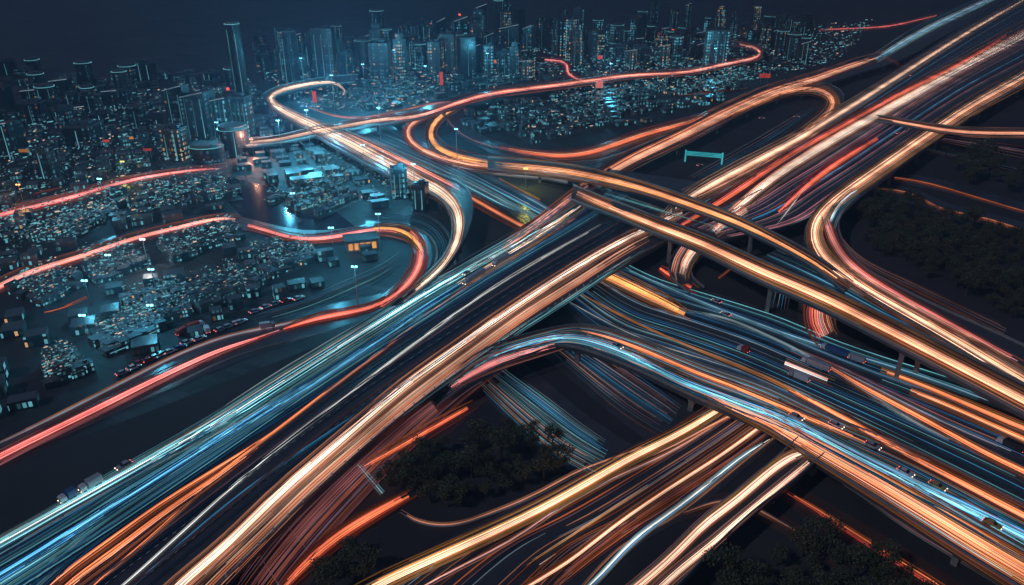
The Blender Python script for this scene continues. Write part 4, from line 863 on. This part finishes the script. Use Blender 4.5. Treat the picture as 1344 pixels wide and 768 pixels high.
# ------------------------------------------------------------------ gantry sign with cyan lights
p0, p1 = at(899, 212, 0), at(947, 216, 0)
root = empty('gantry_sign', p0, math.atan2((p1-p0).y, (p1-p0).x)); tag(root, 'glowing cyan gantry sign standing on the dark infield', 'gantry sign')
Lg = (p1 - p0).length
for x in (0, Lg): MB().box(x, 0, 4.2, 1.1, 1.1, 8.4).build('post', emat('cyan', .7, False), root)
MB().box(Lg/2, 0, 6.2, Lg - 1.2, .6, 3.4).build('panel', emat('cyan', .3, False), root)
for q in range(3): MB().box(Lg/2, -.36, 5.2 + q * 1.05, Lg - 2, .1, .32).build('light_bar', emat('cyan', 1.0, False), root)

# ------------------------------------------------------------------ vehicles
paint = {k: mat(k + '_car_paint', v, .25, .0, None, None, 0, .6) for k, v in dict(white=(.75, .75, .75), silver=(.45, .47, .5), black=(.03, .03, .035), red=(.5, .04, .03), blue=(.05, .12, .3), gold=(.55, .42, .15)).items()}
def wheel_mesh(r):
    return MB().tube((0, -.13, 0), (0, .13, 0), r, seg=16).mesh('tyre', M['rubber'])
def car(px, py, z, px2, py2, colr, label, group=None, lamp='cream', s=1.0):
    s *= .9
    a, b = at(px, py, z), at(px2, py2, z); ang = math.atan2((b-a).y, (b-a).x)
    root = empty('car', a, ang); root.scale = (s, s, s); tag(root, label, 'car', group)
    prof = [(-2.2, .35), (2.2, .35), (2.25, .75), (1.1, .95), (-2.1, 1.0), (-2.25, .7)]
    mb = MB(); n = len(prof)
    for y in (-.9, .9): mb.v += [(x, y, zz_) for x, zz_ in prof]
    mb.f = [tuple(range(n)), tuple(range(2*n-1, n-1, -1))] + [(i, (i+1) % n, n+(i+1) % n, n+i) for i in range(n)]
    mb.build('body', paint[colr], root)
    prof = [(-1.9, 1.0), (.95, .97), (.25, 1.45), (-1.3, 1.48)]; mb = MB(); n = 4
    for y, k in ((-.82, 1), (.82, 1)): mb.v += [(x, y * (1 if zz_ < 1.2 else .84), zz_) for x, zz_ in prof]
    mb.f = [tuple(range(n)), tuple(range(2*n-1, n-1, -1))] + [(i, (i+1) % n, n+(i+1) % n, n+i) for i in range(n)]
    mb.build('window', M['glass'], root)
    MB().box(-.52, 0, 1.50, 1.5, 1.36, .05).build('roof', paint[colr], root)
    wm_ = wheel_mesh(.33)
    for x in (-1.35, 1.4):
        for y in (-.82, .82):
            o = bpy.data.objects.new('wheel', wm_); col.objects.link(o); o.parent = root; o.location = (x, y, .33)
    for y in (-.62, .62):
        MB().box(2.22, y, .68, .12, .36, .18).build('headlight', emat(lamp, 6, False), root)
        MB().box(-2.24, y, .80, .10, .36, .16).build('taillight', emat('red', 4, False), root)
    return root
def truck(px, py, z, px2, py2, colr, label, L=13, cat='lorry', s=.8):
    a, b = at(px, py, z), at(px2, py2, z); ang = math.atan2((b-a).y, (b-a).x)
    root = empty('lorry', a, ang); root.scale = (s, s, s); tag(root, label, cat)
    MB().box(-1.4, 0, 2.35, L - 2.9, 2.5, 2.7).build('cargo_box', paint[colr], root)
    MB().box(-.3, 0, .82, L - .8, 1.0, .3).build('chassis', M['steel'], root)
    mb = MB().box(L/2 - 1.25, 0, 1.75, 2.2, 2.4, 1.6).box(L/2 - 1.4, 0, 2.8, 1.9, 2.3, .5, taper=.85); mb.build('cab', paint['silver' if colr == 'white' else 'white'], root)
    MB().box(L/2 - .13, 0, 2.1, .06, 2.0, .7).build('windscreen', M['glass'], root)
    wm_ = wheel_mesh(.5)
    for x in (-L/2 + 1.2, -L/2 + 2.5, L/2 - 1.4):
        for y in (-1.1, 1.1):
            o = bpy.data.objects.new('wheel', wm_); col.objects.link(o); o.parent = root; o.location = (x, y, .5)
    for y in (-.9, .9):
        MB().box(L/2 - .12, y, 1.15, .1, .4, .25).build('headlight', emat('cream', 6, False), root)
        MB().box(-L/2 + .02, y, 1.3, .1, .4, .25).build('taillight', emat('red', 4, False), root)
    return root
truck(622, 367, ZM, 600, 381, 'silver', 'long pale grey lorry on the blue lanes of the motorway, nearer of two', 20)
truck(657, 345, ZM, 635, 359, 'silver', 'long pale grey lorry on the blue lanes of the motorway, farther of two', 16)
truck(352, 431, .1, 376, 427, 'white', 'white box van at the bend of the red shore road', 8, 'van')
truck(1070, 482, .1, 1040, 470, 'silver', 'grey lorry on the lower road above the white red streak', 14)
truck(1095, 464, .1, 1060, 450, 'blue', 'dark blue lorry near the upper edge of the lower road', 14)
truck(1122, 474, .1, 1090, 462, 'silver', 'small grey lorry right of the dark blue one', 9)
truck(1048, 498, .1, 1020, 486, 'white', 'white lorry beside the white red streak', 10)
truck(1000, 512, .1, 970, 500, 'silver', 'grey lorry alone left of the white lorry', 9)
truck(975, 462, .1, 950, 452, 'red', 'small red truck on the blue lanes of the lower road', 6)
truck(1325, 588, .1, 1300, 576, 'black', 'black lorry near the right edge of the picture', 10)
truck(120, 640, ZM, 100, 651, 'silver', 'small silver truck on the left edge of the motorway', 8)
truck(90, 656, ZM, 70, 667, 'blue', 'dark blue truck following near the left edge of the motorway', 6)
for px, py, z_, qx, qy, c, lb in [
 (1188, 622, ZR, 1205, 631, 'white', 'white car with bright lamps on the viaduct blue lanes'), (1230, 640, ZR, 1250, 650, 'gold', 'golden car with yellow lamps on the viaduct'),
 (1302, 690, ZR, 1322, 700, 'gold', 'small golden car nearest the right edge on the viaduct'), (1145, 587, ZR, 1160, 594, 'silver', 'silver car between orange and blue viaduct trails'),
 (1097, 560, ZR, 1112, 567, 'white', 'white car on the viaduct above the slip ramp'), (1045, 549, ZR, 1058, 555, 'silver', 'silver car high on the blue viaduct lanes'),
 (810, 456, ZR, 825, 463, 'silver', 'silver car at the crown of the viaduct curve'), (940, 397, .1, 925, 391, 'white', 'white car on the teal upper edge of the lower road'),
 (1006, 562, .2, 990, 556, 'silver', 'silver car on the bottom road under the viaduct'), (952, 414, .1, 937, 408, 'white', 'white car glinting in the middle of the lower road'),
 (163, 613, ZM, 150, 620, 'silver', 'silver car at the outer edge of the motorway'), (1195, 100, ZM, 1210, 92, 'white', 'white car far up the motorway'),
 (612, 360, ZM, 600, 368, 'white', 'white car beside the pale grey lorries'), (1000, 156, .1, 1012, 156, 'white', 'left of two pale cars on the dark infield'),
 (1045, 154, .1, 1057, 154, 'white', 'right of two pale cars on the dark infield'), (918, 218, .1, 930, 215, 'white', 'pale car below the cyan gantry sign'),
 (1178, 176, ZM, 1190, 169, 'red', 'red car on the right lanes of the far motorway'), (1125, 235, 7.5, 1118, 240, 'red', 'red car beside the golden trail')]:
    car(px, py, z_ , qx, qy, c, lb, s=1.15)
# parked along the quay
qs = [(162, 491), (176, 484), (184, 478), (197, 474), (205, 470), (214, 466), (224, 463), (236, 458), (246, 451), (262, 446), (290, 434), (300, 430), (310, 426), (316, 424), (335, 410), (350, 404), (362, 400), (376, 396), (392, 393)]
cc = ['silver', 'white', 'red', 'red', 'silver', 'black', 'white', 'blue', 'silver', 'white', 'silver', 'silver', 'white', 'white', 'silver', 'white', 'silver', 'red', 'white']
for i, (x, y) in enumerate(qs):
    car(x, y, .1, x + 10, y - 4, cc[i], 'car parked in the row above the shore road', 'cars parked above the shore road', lamp='teal', s=1.3)
truck(243, 437, .1, 256, 430, 'red', 'red lorry parked above the shore road, left of two', 10)
truck(256, 431, .1, 270, 426, 'red', 'red lorry parked above the shore road, right of two', 10)
truck(272, 436, .1, 268, 428, 'white', 'white van parked askew beside the red lorries', 7, 'van')

# ------------------------------------------------------------------ trees
def tree_proto(seed, mleaf):
    r = random.Random(seed); H = r.uniform(8.5, 11)
    tk = MB().tube((0, 0, 0), (0.2, .1, H * .45), .38, .22)
    cl = []
    for i in range(7):
        a = i * 2.4 + r.random(); rr = r.uniform(1.2, 3.2); zc = H * r.uniform(.48, .9)
        tip = (math.cos(a) * rr, math.sin(a) * rr, zc); tk.tube((0.2, .1, H * .4), tip, .16, .05, 5); cl.append((tip, r.uniform(1.3, 2.3)))
    cl.append(((0, 0, H * .86), 2.0))
    cr = MB()
    for (cx, cy, cz), R_ in cl:
        for _ in range(130):
            d = Vector((r.gauss(0, 1), r.gauss(0, 1), r.gauss(0, .8))).normalized() * R_ * (r.random() ** .45)
            c = Vector((cx, cy, cz)) + d; n = Vector((r.gauss(0, 1), r.gauss(0, 1), r.gauss(.6, 1))).normalized()
            u = n.orthogonal().normalized(); v = n.cross(u); s = r.uniform(.18, .42); q = len(cr.v)
            cr.v += [tuple(c + u*s), tuple(c + v*s*.6), tuple(c - u*s), tuple(c - v*s*.6)]; cr.f.append((q, q+1, q+2, q+3))
    me = bpy.data.meshes.new('crown'); me.from_pydata(cr.v, [], cr.f); me.materials.append(mleaf)
    return tk.mesh('trunk', M['bark']), me
TP = [tree_proto(1, M['leaf']), tree_proto(2, M['leaf']), tree_proto(3, M['leaf2']), tree_proto(4, M['leaf'])]
def grove(lb, gp, pts, n, smin=.55, smax=1.15, lone=False):
    k = 0; t = 0; got = []
    xs = [p[0] for p in pts]; ys = [p[1] for p in pts]
    while k < n and t < 4000:
        t += 1; x, y = rnd.uniform(min(xs), max(xs)), rnd.uniform(min(ys), max(ys))
        ins = False
        for i in range(len(pts)):
            (x1, y1), (x2, y2) = pts[i], pts[i-1]
            if (y1 > y) != (y2 > y) and x < (x2-x1)*(y-y1)/(y2-y1)+x1: ins = not ins
        if not ins: continue
        p = at(x, y)
        if any((p - q).length < 5.2 for q in got): continue
        got.append(p); k += 1
        tk, cr = TP[rnd.randrange(4)]
        root = empty('broadleaf_tree', p, rnd.uniform(0, 6.28)); s = rnd.uniform(smin, smax); root.scale = (s, s, s * rnd.uniform(.85, 1.1))
        tag(root, lb, 'tree', gp)
        for nm, me in (('trunk', tk), ('crown', cr)):
            o = bpy.data.objects.new(nm, me); col.objects.link(o); o.parent = root
grove('dark leafy tree in the wood above the winding grey lines', 'trees of the wood above the winding grey lines', [(500, 632), (560, 600), (640, 580), (690, 560), (730, 590), (740, 625), (690, 645), (610, 668), (560, 668), (520, 650)], 62)
grove('dark leafy tree below the slip ramp at the bottom right', 'trees at the bottom right', [(985, 750), (1030, 722), (1080, 722), (1140, 768), (1180, 800), (960, 800), (920, 775)], 26)
grove('dark leafy tree beside the lower orange red streak', 'trees at the bottom left of the wood', [(440, 740), (470, 715), (480, 760), (430, 790), (410, 775)], 8)
grove('black tree in the wood inside the right hand bend', 'trees of the wood inside the right hand bend', [(1120, 290), (1150, 262), (1200, 268), (1225, 290), (1290, 300), (1344, 318), (1344, 425), (1270, 395), (1200, 360), (1140, 332)], 110, .7, 1.3)
grove('dark tree between the viaduct and the right edge', 'trees beyond the lower right viaduct', [(1150, 740), (1190, 760), (1230, 790), (1180, 800)], 5)
grove('dark tree in the strip above the orange wood trails', 'trees above the orange wood trails', [(1230, 200), (1344, 215), (1344, 262), (1260, 240)], 20, .9, 1.5)

# ------------------------------------------------------------------ delineator posts on the right parapet
d = catmull([(*p[:4], ZM) for p in main_e], 6)
edge = [at(p[2], p[3], ZM) for p in d]; acc = 0; k = 0
pm = MB().box(0, 0, .55, .35, .35, 1.1).mesh('post', M['paint'])
for a, b in zip(edge, edge[1:]):
    acc += (b - a).length
    if acc > 5 and k < 90 and 60 < b.y < 330:
        acc = 0; k += 1; o = bpy.data.objects.new('marker_post', pm); col.objects.link(o); o.location = (b.x, b.y, ZM + 1.06)
        tag(o, 'white marker post on the right parapet of the motorway', 'marker post', 'marker posts along the motorway parapet')
# painted lane lines on the brown slip road
for a, b in (((377, 690), (408, 727)), ((336, 722), (366, 768))):
    p, q = at(*a, .13), at(*b, .13); dd = (q - p).normalized(); nn = Vector((-dd.y, dd.x, 0)) * .2
    mb = MB().strip([p - nn, q - nn], [p + nn, q + nn], .004); tag(mb.build('road_marking', M['paint']), None, None, None, 'structure')

# ------------------------------------------------------------------ night haze
if HAZE:
    hb = MB().box(0, 6500, 96, 17000, 13200, 194)
    hm = bpy.data.materials.new('night_air'); hm.use_nodes = True; t = hm.node_tree; t.nodes.clear()
    pv = t.nodes.new('ShaderNodeVolumePrincipled'); pv.inputs['Density'].default_value = HAZE; pv.inputs['Color'].default_value = (.17, .29, .44, 1); pv.inputs['Anisotropy'].default_value = .3
    o = t.nodes.new('ShaderNodeOutputMaterial'); t.links.new(pv.outputs[0], o.inputs['Volume'])
    hz = hb.build('haze', hm); tag(hz, 'thin blue night haze over the whole city', 'haze', None, 'stuff')
